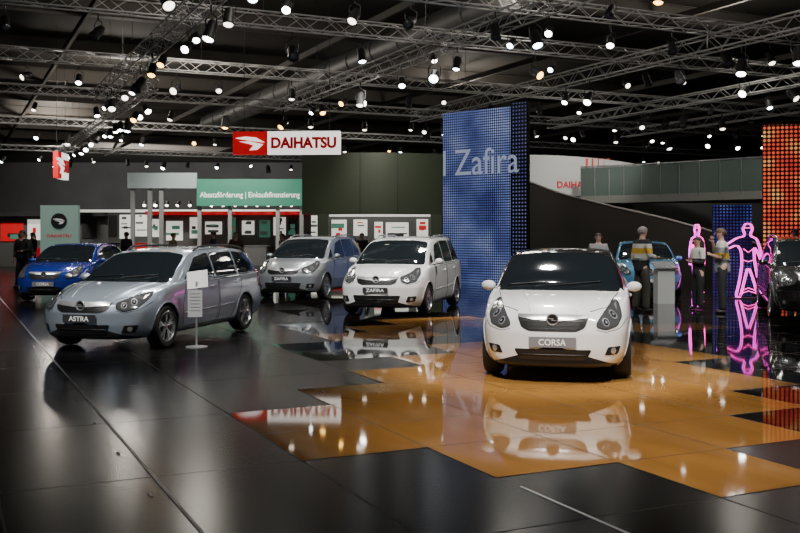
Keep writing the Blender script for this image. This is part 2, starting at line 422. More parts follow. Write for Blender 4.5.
def design(c):
    sp = c.sp; L = c.L
    c.patch('windshield', sp['ws'], M['glass'], 'F', .005, .05, .06)
    for sg, fs, fh in ((1, 'S+', 'H+'), (-1, 'S-', 'H-')):
        for P in sp['sidewin']: c.patch('side_window', P, M['glass'], fs, .005, .03, .06)
        hi = c.patch('headlight', sp['head'], M['lampglass'], fh, .006, .03, .03)
        for (u, z, r) in sp['bulbs']:
            for nm, rr, mt, of in (('reflector', r, M['lampsilver'], .010), ('bulb', r*.7, M['glass'], .013), ('bulb_core', r*.3, M['lampsilver'], .017)):
                c.patch(nm, [(u+rr*math.cos(a*math.pi/8), z+rr*math.sin(a*math.pi/8)) for a in range(16)], mt, fh, of, 0, .03, hi)
        if sp.get('indicator'): c.patch('indicator', sp['indicator'], M['lampsilver'], fh, .011, .01, .03, hi)
        c.tubes('headlight_rim', [c.strip(roundpoly(sp['head'], .03), fh, .004, closed=True)], M['well'], .005, 4, True, hi)
        if sp.get('fog'):
            fi = c.patch('fog_recess', sp['fog'], M['black'], fh, .005, .02, .03)
            fu = sum(p[0] for p in sp['fog'])/len(sp['fog']); fz = sum(p[1] for p in sp['fog'])/len(sp['fog'])
            c.patch('fog_light', [(fu+.036*math.cos(a*math.pi/8), fz+.036*math.sin(a*math.pi/8)) for a in range(16)], M['lampsilver'], fh, .01, 0, .03, fi)
        for P in sp['doors']:
            di = c.patch('door', P, sp['_paint'], fs, .0025, .04, .08)
            c.tubes('shut_line', [c.strip(roundpoly(P, .04), fs, 0, closed=True)], M['well'], .0055, 4, True)
        c.patch('tail_light', sp['tail'], M['redlens'], fs, .006, .03, .04)
        for (u, z) in sp['handles']:
            p, n = c.hit(fs, u, z, .02); mb = MB()
            mb.tube([p+Vector((.09, -sg*.02, -.003)), p+Vector((.07, 0, 0)), p+Vector((-.07, 0, .006)), p+Vector((-.09, -sg*.02, .006))], .013, 6)
            c.mbmesh('door_handle', mb, [sp['_paint']])
        ls = []
        for d in (sp['oh'], sp['oh']+sp['wb']):
            R = sp['wr']+.048
            ls.append([c.hit(fs, d+R*math.cos(a), sp['wr']+R*math.sin(a), -.002)[0] for a in np.linspace(-.35, math.pi+.35, 26)])
        c.tubes('wheel_arch', ls, sp['_paint'], .013, 6)
        if sp.get('mould'):
            c.tubes('side_moulding', [c.strip(seg, fs) for seg in sp['mould']], sp['_paint'], .014, 6)
        c.tubes('belt_trim', [c.strip(sp['belt'], fs, .0)], M['black'], .010, 4)
        d, y, z = sp['mirror']; mb = MB(); x = L/2-d
        mb.ell((x+.02, sg*y, z), (.065, .092, .062), 16)
        mb.tube([(x-.0, sg*(y-.2), z-.06), (x+.01, sg*(y-.06), z-.035)], .022, 6)
        mi = c.mbmesh('wing_mirror', mb, [sp['_mirror']])
        mb = MB(); mb.ell((x-.037, sg*y, z), (.02, .075, .046), 14); c.mbmesh('mirror_glass', mb, [M['chrome']], par=mi)
        if sp.get('rail'):
            d0, d1, yy = sp['rail']; pts = []
            for k in range(13):
                t = k/12; d = d0+(d1-d0)*t; p = c.hit('T', d, sg*yy, 0)[0]
                lift = .05 if 0 < k < 12 else 0.
                pts.append(p+Vector((0, 0, lift)))
            c.tubes('roof_rail', [pts], sp['_rail'], .018, 6)
    c.tubes('shut_line', [c.strip(sp['hood'], 'T'), c.strip([(a, -b) for a, b in sp['hood']], 'T')], M['well'], .0055, 4)
    for cr in sp.get('crease', []):
        c.tubes('hood_crease', [c.strip(cr, 'T', -.004), c.strip([(a, -b) for a, b in cr], 'T', -.004)], sp['_paint'], .010, 6)
    if sp.get('bumperline'):
        for fh in ('H+', 'H-'): c.tubes('shut_line', [c.strip(sp['bumperline'], fh)], M['well'], .004, 4)
    gi = c.patch('grille', sp['grille'], M['black'], 'F', .004, .03, .04)
    gz0 = min(p[1] for p in sp['grille']); gz1 = max(p[1] for p in sp['grille']); ls = []
    wmx = max(p[0] for p in sp['grille']); wmn = max(p[0] for p in sp['grille'] if p[1] < (gz0+gz1)/2)
    for z in np.linspace(gz0+.03, gz1-.07, 3):
        w = (wmn+(wmx-wmn)*(z-gz0)/(gz1-gz0))*.86
        ls.append(c.strip([(-w, z), (w, z)], 'F', off=.003))
    c.tubes('grille_slat', ls, M['black'], .005, 4, par=gi)
    c.patch('chrome_bar', sp['chromebar'], M['chrome'], 'F', .016, .01, .04)
    for P in sp['intake']:
        ii = c.patch('air_intake', P, M['black'], 'F', .005, .03, .04)
        zz = (min(p[1] for p in P)+max(p[1] for p in P))/2; w = max(p[0] for p in P)*.9
        c.tubes('intake_slat', [c.strip([(-w, zz), (w, zz)], 'F', off=.006)], M['black'], .008, 4, par=ii)
    c.patch('bumper_lip', [(-.66, .24), (.66, .24), (.62, .19), (-.62, .19)], M['black'], 'F', .004, .02, .05)
    if sp.get('rearglass'): c.patch('rear_window', sp['rearglass'], M['glass'], 'R', .005, .04, .06)
    p = c.hit('F', 0, sp['badge'][0], .028)[0]; badge_mesh(c, p.x, sp['badge'][0], sp['badge'][1])
    pz = sp['plate']; p = c.hit('F', 0, pz, .014)[0]
    mb = MB(); mb.box((p.x, 0, pz), (.012, .52, .115), 0); pi_ = c.mbmesh('number_plate', mb, [sp['_plate']])
    s_ = text_obj('lettering', sp['name'], sp['namew'], .070, M['white_txt'], None, (0, 0, 0), 'X', .012, .004)
    for v in s_.data.vertices: v.co += Vector((p.x+.009, 0, pz))
    me = s_.data; bpy.data.objects.remove(s_); c.meshes.append(('plate_lettering', me, pi_))
    wz = sp['wipz']
    for (a, b) in (((-.12, wz), (.52, wz+.055)), ((-.62, wz+.01), (-.08, wz+.045))):
        c.tubes('wiper', [c.strip([a, b], 'F', off=.02)], M['black'], .008, 4)
    if sp.get('roof'): c.patch('roof', sp['roof'], M['black_gloss'], 'T', .003, .06, .1)

M['black_gloss'] = paint('black_gloss_roof', (.01, .01, .011), 0, .15)

def place_car(c, label, loc, heading, pt, scale=(1, 1, 1)):
    root = empty('car', (loc[0], loc[1], .004), math.atan2(heading[1], heading[0]))
    root.scale = scale
    tag(root, label, 'car')
    me = c.body_me.copy(); me.materials[0] = pt; me.materials[2] = M['black_gloss'] if pt == P_white else pt
    b = bpy.data.objects.new('body', me); COL.objects.link(b); b.parent = root
    made = []
    for name, me, par in c.meshes:
        if name == 'roof' and pt != P_white: made.append(None); continue
        if me.materials[0] == c.sp['_paint'] and pt != c.sp['_paint']:
            me = me.copy(); me.materials[0] = pt
        o = bpy.data.objects.new(name, me); COL.objects.link(o); o.parent = made[par] if par is not None else root; made.append(o)
    sp = c.sp
    for d in (sp['oh'], sp['oh']+sp['wb']):
        for sg in (1, -1):
            w = bpy.data.objects.new('wheel', None); COL.objects.link(w); w.parent = root
            w.location = (c.L/2-d, sg*(sp['W']-.105), sp['wr']); w.rotation_euler = (0, 0, 0 if sg > 0 else math.pi)
            w.empty_display_size = .1
            for nm, me in (('tyre', c.tm), ('rim', c.rm)):
                o = bpy.data.objects.new(nm, me); COL.objects.link(o); o.parent = w
    return root

P_white = paint('paint_white', (.86, .87, .86), 0, .3)
P_silver = paint('paint_silver_blue', (.40, .47, .55), .5, .32)
P_grey = paint('paint_silver_grey', (.42, .46, .49), .6, .3)
P_blue = paint('paint_deep_blue', (.012, .035, .30), .3, .25)
P_sky = paint('paint_light_blue', (.12, .36, .60), .4, .25)
P_black = paint('paint_black', (.012, .012, .013), 0, .2)

corsa = dict(L=4.0, W=.855, wr=.315, oh=.82, wb=2.511, name='CORSA', namew=.30, planF=.30, pF=2.8, planR=.16,
    profF=[(.15, .07), (.30, .015), (.42, 0), (.55, 0), (.66, .025), (.76, .06), (.85, .10), (1.6, .10)],
    profR=[(.1, .06), (.5, 0), (.9, .03), (1.0, .06), (1.3, .28), (1.6, .4)],
    rows=[(0, .20, .66, .77, .66, .72, .62, .44, .73, .765), (.15, .18, .73, .82, .77, .76, .68, .48, .835, .86), (.45, .18, .78, .85, .875, .80, .72, .52, .92, .945),
          (.85, .18, .80, .855, .93, .82, .76, .57, .975, 1.0), (1.05, .18, .80, .855, .95, .825, .775, .63, .995, 1.03), (1.4, .18, .80, .855, .97, .83, .79, .665, 1.19, 1.23),
          (1.8, .18, .80, .855, .985, .83, .79, .61, 1.365, 1.42), (2.15, .18, .80, .855, .99, .83, .785, .585, 1.415, 1.475), (2.6, .18, .80, .855, 1.0, .83, .775, .575, 1.42, 1.485),
          (3.2, .18, .80, .855, 1.02, .82, .76, .56, 1.39, 1.455), (3.7, .20, .78, .84, 1.03, .80, .74, .53, 1.33, 1.39), (4.0, .24, .72, .79, 1.03, .75, .70, .50, 1.28, 1.33)],
    ws=[(-.74, .985), (-.4, 1.0), (.4, 1.0), (.74, .985), (.625, 1.35), (.56, 1.395), (.3, 1.425), (-.3, 1.425), (-.56, 1.395), (-.625, 1.35)], wipz=1.03,
    sidewin=[[(1.36, 1.0), (1.85, 1.34), (2.5, 1.40), (2.62, 1.40), (2.62, 1.03)], [(2.68, 1.035), (2.68, 1.40), (3.15, 1.38), (3.5, 1.27), (3.3, 1.10)]],
    head=[(.45, .64), (.56, .61), (.72, .65), (.85, .745), (.95, .90), (.93, .925), (.78, .87), (.60, .785), (.47, .70)],
    bulbs=[(.575, .69, .045), (.725, .765, .050)], indicator=[(.82, .80), (.90, .89), (.84, .865)],
    grille=[(-.40, .765), (.40, .765), (.35, .63), (.26, .59), (-.26, .59), (-.35, .63)], chromebar=[(-.39, .768), (.39, .768), (.38, .735), (.07, .705), (-.07, .705), (-.38, .735)],
    intake=[[(-.43, .395), (.43, .395), (.36, .275), (-.36, .275)]], fog=[(.54, .33), (.72, .34), (.76, .43), (.58, .42)],
    badge=(.725, .062), plate=.475, belt=[(1.36, .985), (2.65, 1.015), (3.3, 1.08)],
    doors=[[(1.38, .27), (1.34, .6), (1.42, .95), (2.65, .985), (2.68, .6), (2.60, .27)]], tail=[(3.6, .85), (3.92, .82), (3.85, 1.15), (3.65, 1.05)], handles=[(2.50, .86)],
    mirror=(1.42, .90, 1.03), hood=[(.20, .40), (.42, .60), (1.0, .71)], crease=[[(.16, .26), (.6, .36), (1.0, .44)]], black_top=(1.12, 3.9), roof=[(1.85, -.55), (3.75, -.5), (3.75, .5), (1.85, .55)],
    bumperline=[(.45, .61), (.56, .585), (.74, .62), (.9, .70), (.98, .72)], rearglass=[(-.6, 1.05), (.6, 1.05), (.5, 1.28), (-.5, 1.28)], _paint=P_white, _mirror=P_white, _rail=M['black'], _plate=M['plategrey'])
astra = dict(L=4.515, W=.877, wr=.315, oh=.91, wb=2.703, name='ASTRA', namew=.32, planF=.30, pF=2.6, planR=.10,
    profF=[(.15, .06), (.30, .015), (.42, 0), (.55, 0), (.64, .03), (.72, .07), (.80, .12), (1.6, .12)],
    profR=[(.1, .06), (.5, 0), (.9, .02), (1.0, .04), (1.3, .18), (1.6, .30)],
    rows=[(0, .20, .68, .79, .64, .73, .63, .43, .70, .73), (.15, .18, .75, .84, .72, .78, .69, .48, .785, .81), (.45, .18, .80, .87, .81, .815, .74, .52, .865, .89),
          (.9, .18, .82, .877, .88, .84, .78, .58, .925, .955), (1.15, .18, .82, .877, .905, .845, .795, .64, .955, .985), (1.55, .18, .82, .877, .93, .85, .805, .68, 1.14, 1.19),
          (2.0, .18, .82, .877, .95, .85, .805, .62, 1.33, 1.395), (2.45, .18, .82, .877, .96, .85, .80, .60, 1.385, 1.45), (3.2, .18, .82, .877, .97, .85, .795, .60, 1.40, 1.465),
          (3.9, .19, .81, .87, .98, .84, .785, .585, 1.375, 1.44), (4.3, .22, .79, .85, .98, .82, .76, .57, 1.345, 1.41), (4.515, .25, .75, .82, .98, .78, .73, .55, 1.32, 1.385)],
    ws=[(-.75, .945), (-.4, .96), (.4, .96), (.75, .945), (.64, 1.30), (.58, 1.35), (.3, 1.385), (-.3, 1.385), (-.58, 1.35), (-.64, 1.30)], wipz=.99,
    sidewin=[[(1.52, .965), (2.05, 1.30), (2.45, 1.362), (2.55, 1.362), (2.55, .985)], [(2.61, .985), (2.61, 1.368), (3.40, 1.375), (3.40, 1.0)], [(3.46, 1.0), (3.46, 1.375), (4.02, 1.345), (4.27, 1.10), (4.2, 1.02)]],
    head=[(.49, .62), (.60, .585), (.78, .62), (.98, .77), (1.02, .84), (.86, .815), (.66, .755), (.50, .70)],
    bulbs=[(.60, .665, .042), (.74, .705, .046)], indicator=[(.86, .73), (.97, .80), (.90, .785)],
    grille=[(-.45, .71), (.45, .71), (.40, .60), (.30, .565), (-.30, .565), (-.40, .60)], chromebar=[(-.44, .712), (.44, .712), (.42, .67), (.07, .64), (-.07, .64), (-.42, .67)],
    intake=[[(-.44, .40), (.44, .40), (.38, .265), (-.38, .265)]], fog=[(.56, .28), (.76, .29), (.80, .39), (.60, .39)],
    badge=(.67, .066), plate=.485, belt=[(1.5, .95), (2.6, .972), (3.5, .99), (4.2, 1.01)],
    doors=[[(1.42, .27), (1.38, .6), (1.50, .92), (2.56, .94), (2.58, .6), (2.52, .27)], [(2.59, .27), (2.62, .6), (2.60, .945), (3.46, .955), (3.44, .75), (3.22, .5), (3.05, .27)]],
    tail=[(4.2, .75), (4.45, .72), (4.40, 1.12), (4.2, 1.0)], handles=[(2.38, .84), (3.28, .86)],
    mirror=(1.56, .935, 1.0), hood=[(.22, .44), (.42, .60), (1.1, .73)], crease=[[(.2, .26), (.6, .38), (1.1, .48)]], mould=[[(1.45, .48), (2.5, .50)], [(2.64, .50), (3.2, .52)]], rail=(2.2, 4.15, .60),
    bumperline=[(.49, .60), (.60, .565), (.80, .60), (1.0, .70)], rearglass=[(-.6, 1.02), (.6, 1.02), (.5, 1.30), (-.5, 1.30)], _paint=P_silver, _mirror=P_silver, _rail=M['black'], _plate=M['plate'])
zafira = dict(L=4.467, W=.90, wr=.325, oh=.92, wb=2.703, name='ZAFIRA', namew=.38, planF=.30, pF=2.6, planR=.10,
    profF=[(.15, .06), (.30, .015), (.42, 0), (.58, 0), (.68, .03), (.78, .07), (.88, .13), (1.7, .13)],
    profR=[(.1, .06), (.5, 0), (.9, .02), (1.1, .04), (1.5, .18), (1.7, .28)],
    rows=[(0, .20, .70, .81, .69, .75, .65, .45, .77, .80), (.15, .18, .77, .855, .785, .80, .71, .49, .865, .89), (.45, .18, .82, .89, .885, .835, .76, .55, .955, .98),
          (.85, .18, .84, .90, .95, .86, .80, .61, 1.015, 1.045), (1.0, .18, .84, .90, .965, .865, .81, .655, 1.05, 1.085), (1.4, .18, .84, .90, .99, .87, .825, .69, 1.26, 1.31),
          (1.9, .18, .84, .90, 1.01, .87, .825, .64, 1.48, 1.54), (2.4, .18, .84, .90, 1.02, .87, .82, .625, 1.545, 1.61), (3.3, .18, .84, .90, 1.03, .87, .81, .62, 1.56, 1.625),
          (4.0, .20, .83, .89, 1.04, .855, .80, .60, 1.535, 1.60), (4.3, .22, .80, .87, 1.04, .83, .78, .58, 1.505, 1.57), (4.467, .25, .76, .83, 1.04, .80, .75, .56, 1.48, 1.54)],
    ws=[(-.76, 1.03), (-.4, 1.045), (.4, 1.045), (.76, 1.03), (.665, 1.45), (.60, 1.505), (.3, 1.535), (-.3, 1.535), (-.60, 1.505), (-.665, 1.45)], wipz=1.075,
    sidewin=[[(1.62, 1.05), (2.02, 1.43), (2.44, 1.515), (2.52, 1.52), (2.52, 1.05)], [(2.58, 1.05), (2.58, 1.525), (3.40, 1.535), (3.40, 1.06)], [(3.46, 1.06), (3.46, 1.535), (4.05, 1.50), (4.27, 1.18), (4.2, 1.09)], [(1.20, 1.035), (1.56, 1.30), (1.56, 1.045)]],
    head=[(.49, .72), (.62, .67), (.82, .71), (1.0, .86), (1.05, .97), (.96, .975), (.80, .90), (.62, .835), (.50, .80)],
    bulbs=[(.62, .75, .048), (.77, .795, .052)], indicator=[(.89, .83), (.99, .93), (.93, .92)],
    grille=[(-.45, .81), (.45, .81), (.40, .68), (.30, .645), (-.30, .645), (-.40, .68)], chromebar=[(-.44, .812), (.44, .812), (.42, .765), (.07, .73), (-.07, .73), (-.42, .765)],
    intake=[[(-.50, .44), (.50, .44), (.44, .275), (-.44, .275)]], fog=[(.58, .30), (.78, .31), (.82, .42), (.62, .42)],
    badge=(.765, .068), plate=.545, belt=[(1.2, 1.02), (2.5, 1.035), (3.5, 1.045), (4.2, 1.07)],
    doors=[[(1.45, .27), (1.42, .6), (1.50, .98), (2.54, 1.0), (2.56, .6), (2.50, .27)], [(2.57, .27), (2.60, .6), (2.58, 1.0), (3.46, 1.01), (3.44, .75), (3.22, .5), (3.05, .27)]],
    tail=[(4.2, .85), (4.42, .82), (4.38, 1.35), (4.24, 1.3)], handles=[(2.36, .89), (3.28, .91)],
    mirror=(1.52, .965, 1.10), hood=[(.24, .46), (.46, .62), (.95, .73)], crease=[[(.2, .26), (.6, .38), (.95, .46)]], mould=[[(1.45, .50), (2.5, .52)], [(2.64, .52), (3.2, .54)]], rail=(2.15, 4.15, .625),
    bumperline=[(.49, .70), (.62, .65), (.84, .69), (1.02, .78)], rearglass=[(-.6, 1.1), (.6, 1.1), (.5, 1.46), (-.5, 1.46)], _paint=P_white, _mirror=P_white, _rail=M['rim'], _plate=M['plate'])

cars = {}
for k, sp, n, dbl in (('corsa', corsa, 5, False), ('astra', astra, 5, True), ('zafira', zafira, 7, False)):
    c = Car(sp); design(c); c.tm, c.rm = wheel_meshes(sp['wr'], n, dbl); cars[k] = c

HD = (-.27, -.963)
place_car(cars['corsa'], 'white three-door hatchback with glossy black roof on orange floor panels', (2.14, 12.6), (-.225, -.974), P_white)
place_car(cars['astra'], 'silver-blue estate car with roof rails beside an information stand', (-3.9, 15.68), HD, P_silver)
place_car(cars['zafira'], 'white compact people carrier with silver roof rails', (.105, 21.44), HD, P_white)
place_car(cars['zafira'], 'silver-grey compact people carrier parked beside the white one', (-2.4, 26.45), HD, P_grey)
place_car(cars['corsa'], 'deep blue hatchback behind the silver-blue estate car', (-8.55, 25.4), (-.05, -1), P_blue, (1.06, 1.02, .97))
place_car(cars['corsa'], 'light blue hatchback standing behind a group of visitors', (6.75, 26.7), (-.15, -.99), P_sky)
place_car(cars['zafira'], 'black tall family car near the pink neon figures', (8.62, 20.26), HD, P_black)

# ------------------------------------------------------------------ SETTING
ang = math.atan2(.428, .904); Og = (-.725, 7.105); CS = 1.04
def floor_mat(name, col, rough, seam, seamcol, w=.008, wood=False, spec=.5):
    m = bpy.data.materials.new(name); m.use_nodes = True; nt = m.node_tree; N = nt.nodes; Lk = nt.links; b = N['Principled BSDF']
    b.inputs['Specular IOR Level'].default_value = spec
    tc = N.new('ShaderNodeTexCoord'); sp = N.new('ShaderNodeSeparateXYZ'); Lk.new(tc.outputs['Object'], sp.inputs[0])
    outs = []
    for ax in (0, 1):
        a = N.new('ShaderNodeMath'); a.operation = 'PINGPONG'; a.inputs[1].default_value = seam/2
        Lk.new(sp.outputs[ax], a.inputs[0])
        l = N.new('ShaderNodeMath'); l.operation = 'LESS_THAN'; l.inputs[1].default_value = w; Lk.new(a.outputs[0], l.inputs[0]); outs.append(l)
    mx = N.new('ShaderNodeMath'); mx.operation = 'MAXIMUM'; Lk.new(outs[0].outputs[0], mx.inputs[0]); Lk.new(outs[1].outputs[0], mx.inputs[1])
    n = N.new('ShaderNodeTexNoise'); n.inputs['Scale'].default_value = 1.3; n.inputs['Detail'].default_value = 5
    mp = N.new('ShaderNodeMapping'); Lk.new(tc.outputs['Object'], mp.inputs[0]); Lk.new(mp.outputs[0], n.inputs['Vector'])
    if wood: mp.inputs['Scale'].default_value = (2.5, .8, 1)
    cr = N.new('ShaderNodeValToRGB'); e = cr.color_ramp.elements
    e[0].position = .3; e[0].color = (*[q*.85 for q in col], 1); e[1].position = .7; e[1].color = (*[q*1.12 for q in col], 1)
    Lk.new(n.outputs['Fac'], cr.inputs[0])
    mc = N.new('ShaderNodeMix'); mc.data_type = 'RGBA'; Lk.new(mx.outputs[0], mc.inputs[0]); Lk.new(cr.outputs[0], mc.inputs[6]); mc.inputs[7].default_value = (*seamcol, 1)
    Lk.new(mc.outputs[2], b.inputs['Base Color'])
    n2 = N.new('ShaderNodeTexNoise'); n2.inputs['Scale'].default_value = .6; Lk.new(tc.outputs['Object'], n2.inputs['Vector'])
    mr = N.new('ShaderNodeMapRange'); mr.inputs['To Min'].default_value = rough*.8; mr.inputs['To Max'].default_value = rough*1.2
    Lk.new(n2.outputs['Fac'], mr.inputs['Value'])
    ad = N.new('ShaderNodeMath'); ad.operation = 'MULTIPLY_ADD'; ad.inputs[1].default_value = .35
    Lk.new(mx.outputs[0], ad.inputs[0]); Lk.new(mr.outputs[0], ad.inputs[2]); Lk.new(ad.outputs[0], b.inputs['Roughness'])
    return m
fm = floor_mat('floor_black_satin', (.009, .009, .0095), .20, CS*2, (.022, .022, .023), spec=.10)
gm = floor_mat('floor_black_gloss', (.011, .0095, .008), .035, CS, (.02, .02, .022), .005, spec=.5)
im = floor_mat('floor_amber_gloss', (.46, .22, .055), .04, CS, (.06, .03, .01), .006, True, spec=.5)
fl = mesh_obj('floor', [(-120, -60, 0), (140, -60, 0), (140, 180, 0), (-120, 180, 0)], [[0, 1, 2, 3]], [fm], None, False)
fl.location = (Og[0], Og[1], 0); fl.rotation_euler = (0, 0, ang); fl['kind'] = 'structure'; fl['label'] = 'satin black exhibition floor with fine panel seams'; fl['category'] = 'floor'
cells = []
for i, (a, b) in {0: (0, 1), 1: (-1, 2), 2: (-2, 3), 3: (-1, 4), 4: (0, 5), 5: (1, 5), 6: (3, 5)}.items():
    cells += [(i, j) for j in range(a, b+1)]
cells2 = [(3, 7), (4, 7), (4, 8), (5, 8), (5, 9), (6, 9), (6, 8), (7, 7), (8, 7), (9, 6), (8, 6)]
def wpos(i, j): x = (i+.5)*CS; y = (j+.5)*CS; return Og[0]+x*.904-y*.428, Og[1]+x*.428+y*.904
def glossy(i, j):
    x, y = wpos(i, j)
    return x/y > (-.10 if y < 23 else -.17)
cells3 = [(i, j) for i in range(1, 24) for j in range(-3, 24) if (i, j) not in cells and (i, j) not in cells2 and glossy(i, j) and (j >= 5-i*.2 or (i >= 3 and j >= -2+max(0, (i-6)*-.2)))]
for nm, cl, mm, lb in (('floor_inlay', cells, im, 'glossy amber square floor panels set in the black floor'), ('floor_inlay', cells2, im, 'glossy amber-brown floor panels near the people carriers'), ('floor_inlay', cells3, gm, 'mirror-gloss black square floor panels around the cars')):
    mb = MB()
    for i, j in cl: mb.add([(i*CS, j*CS, .003), ((i+1)*CS, j*CS, .003), ((i+1)*CS, (j+1)*CS, .003), (i*CS, (j+1)*CS, .003)], [[0, 1, 2, 3]])
    o = mb.obj(nm, [mm], None, False); o.location = (Og[0], Og[1], 0); o.rotation_euler = (0, 0, ang)
    tag(o, lb, 'floor panel', None, 'structure')
stripm = mat('floor_strip', (.7, .7, .7), .3, es=.1, ecol=(1, 1, 1)); stripd = mat('floor_track', (.32, .32, .33), .4)
def floorline(name, a, b, w, m):
    a = Vector((*a, 0)); b = Vector((*b, 0)); mid = (a+b)/2; d = b-a
    mb = MB(); mb.box((0, 0, .003), (d.length, w, .006)); o = mb.obj(name, [m], None, False)
    o.location = mid; o.rotation_euler = (0, 0, math.atan2(d.y, d.x)); o['kind'] = 'structure'; o['label'] = 'thin metal strip let into the floor'; o['category'] = 'floor strip'
floorline('trim_1', (.80, 6.38), (1.9, 4.08), .014, stripm)
floorline('trim_2', (-.64, 4.4), (-10.6, 25.4), .022, stripd)
for k in range(9):
    t = .03+k*.055; x = -.64-9.96*t-.12; y = 4.4+21*t
    floorline('trim_%d' % (3+k), (x-.02, y+.042), (x+.02, y-.042), .02, stripd)

roofm = mat('ceiling_dark', (.040, .036, .031), .9, nscale=.4, namt=.35)
wallm = mat('hall_wall', (.07, .07, .072), .8, nscale=.3, namt=.3)
def shell_box(name, c, d, m, rz=0):
    mb = MB(); mb.box((0, 0, 0), d); o = mb.obj(name, [m], None, False); o.location = c; o.rotation_euler = (0, 0, rz)
    o['kind'] = 'structure'; o['label'] = name.split('_')[0]+' of a dark exhibition hall'; o['category'] = name.split('_')[0]; return o
shell_box('ceiling', (0, 75, 12.3), (170, 190, .3), roofm)
shell_box('wall_back', (0, 140, 6), (170, .4, 12.2), wallm)
shell_box('wall_left', (-62, 75, 6), (.4, 130, 12.2), wallm)
shell_box('wall_right', (62, 75, 6), (.4, 130, 12.2), wallm)

beamm = mat('roof_beam_steel', (.10, .09, .08), .7, nscale=1, namt=.2)
for k in range(9):
    mb = MB(); mb.box((0, 0, 0), (110, .22, .75)); mb.box((0, 0, -.38), (110, .5, .05)); mb.box((0, 0, .36), (110, .5, .05))
    o = mb.obj('roof_beam', [beamm], None, False); o.location = (0, 38+k*11, 11.74); o.rotation_euler = (0, 0, ang)
    tag(o, 'dark painted steel roof beam under the hall ceiling', 'beam', 'steel roof beams')
for k in range(7):
    mb = MB(); mb.box((0, 0, 0), (100, .16, .3)); o = mb.obj('roof_purlin', [beamm], None, False); o.location = (-40+k*13, 70, 11.2); o.rotation_euler = (0, 0, ang+math.pi/2)
    tag(o, 'dark steel purlin running under the roof beams', 'beam', 'steel roof purlins')
mb = MB(); d0 = Vector((4.5, 34, 10.3)); d1 = Vector((-15, 75, 10.3)); mb.tube([d0, d1], .65, 24)
for t in np.linspace(0.02, .98, 16):
    mb.tube([d0.lerp(d1, t-.002), d0.lerp(d1, t+.002)], .69, 24)
o = mb.obj('ventilation_duct', [mat('duct_steel', (.13, .13, .13), .5, .3, nscale=2, namt=.2)]); tag(o, 'long round grey ventilation duct under the ceiling', 'air duct')

def truss(a, b, w=.42, label='square aluminium lighting truss carrying spotlights'):
    a = Vector(a); b = Vector(b); d = (b-a); Ln = d.length; d.normalize(); sd = d.cross(Vector((0, 0, 1))).normalized()
    mb = MB(); h = w/2
    cor = [sd*h+Vector((0, 0, h)), sd*-h+Vector((0, 0, h)), sd*-h-Vector((0, 0, h)), sd*h-Vector((0, 0, h))]
    for c in cor: mb.stick(a+c, b+c, .030, 5)
    n = int(Ln/.6)
    for i in range(n):
        p = a+d*(Ln*i/n); q = a+d*(Ln*(i+1)/n)
        for k in range(4):
            c0, c1 = cor[k], cor[(k+1) % 4]
            if (i+k) % 2: c0, c1 = c1, c0
            mb.stick(p+c0, q+c1, .014, 3)
    o = mb.obj('lighting_truss', [M['alu']], None, False); tag(o, label, 'truss', 'ceiling lighting trusses')
    k = max(2, int(Ln/9))
    for i in range(k):
        p = a+d*(Ln*(i+.5)/k); m2 = MB(); m2.stick(p+Vector((0, 0, h)), Vector((p.x, p.y, 12.1)), .012, 3)
        m2.obj('suspension_cable', [M['lampbody']], o, False)
    return a, b
def along(p, dr, t): return (p[0]+dr[0]*t, p[1]+dr[1]*t, p[2])
dv = (-.428, .904); du = (.904, .428)
TR = []
TR.append(truss(along((4.3, 25.8, 8), dv, -8), along((4.3, 25.8, 8), dv, 24), .5))
TR.append(truss(along((11.9, 28.5, 8), dv, -8), along((11.9, 28.5, 8), dv, 26), .5))
TR.append(truss(along((16.4, 39.3, 8), dv, -12), along((16.4, 39.3, 8), dv, 18), .45))
TR.append(truss(along((20.3, 48.8, 8.1), dv, -8), along((20.3, 48.8, 8.1), dv, 14), .45))
TR.append(truss(along((-5.5, 26.4, 8), dv, -6), along((-5.5, 26.4, 8), dv, 19), .5))
TR.append(truss(along((-15, 36, 8.5), du, -8), along((-15, 36, 8.5), du, 44), .45))
TR.append(truss(along((-11.4, 27.2, 8.5), du, -6), along((-11.4, 27.2, 8.5), du, 40), .45))
TR.append(truss(along((-3.2, 25.3, 8.5), du, -4), along((-3.2, 25.3, 8.5), du, 26), .42))
TR.append(truss(along((-20, 44, 8.5), du, -8), along((-20, 44, 8.5), du, 50), .4))
TR.append(truss(along((-26, 56, 8.5), du, -8), along((-26, 56, 8.5), du, 60), .4))
TR.append(truss(along((-34, 74, 8.5), du, -4), along((-34, 74, 8.5), du, 60), .4))
TR.append(truss(along((-13, 46, 8.0), dv, -6), along((-13, 46, 8.0), dv, 34), .4))

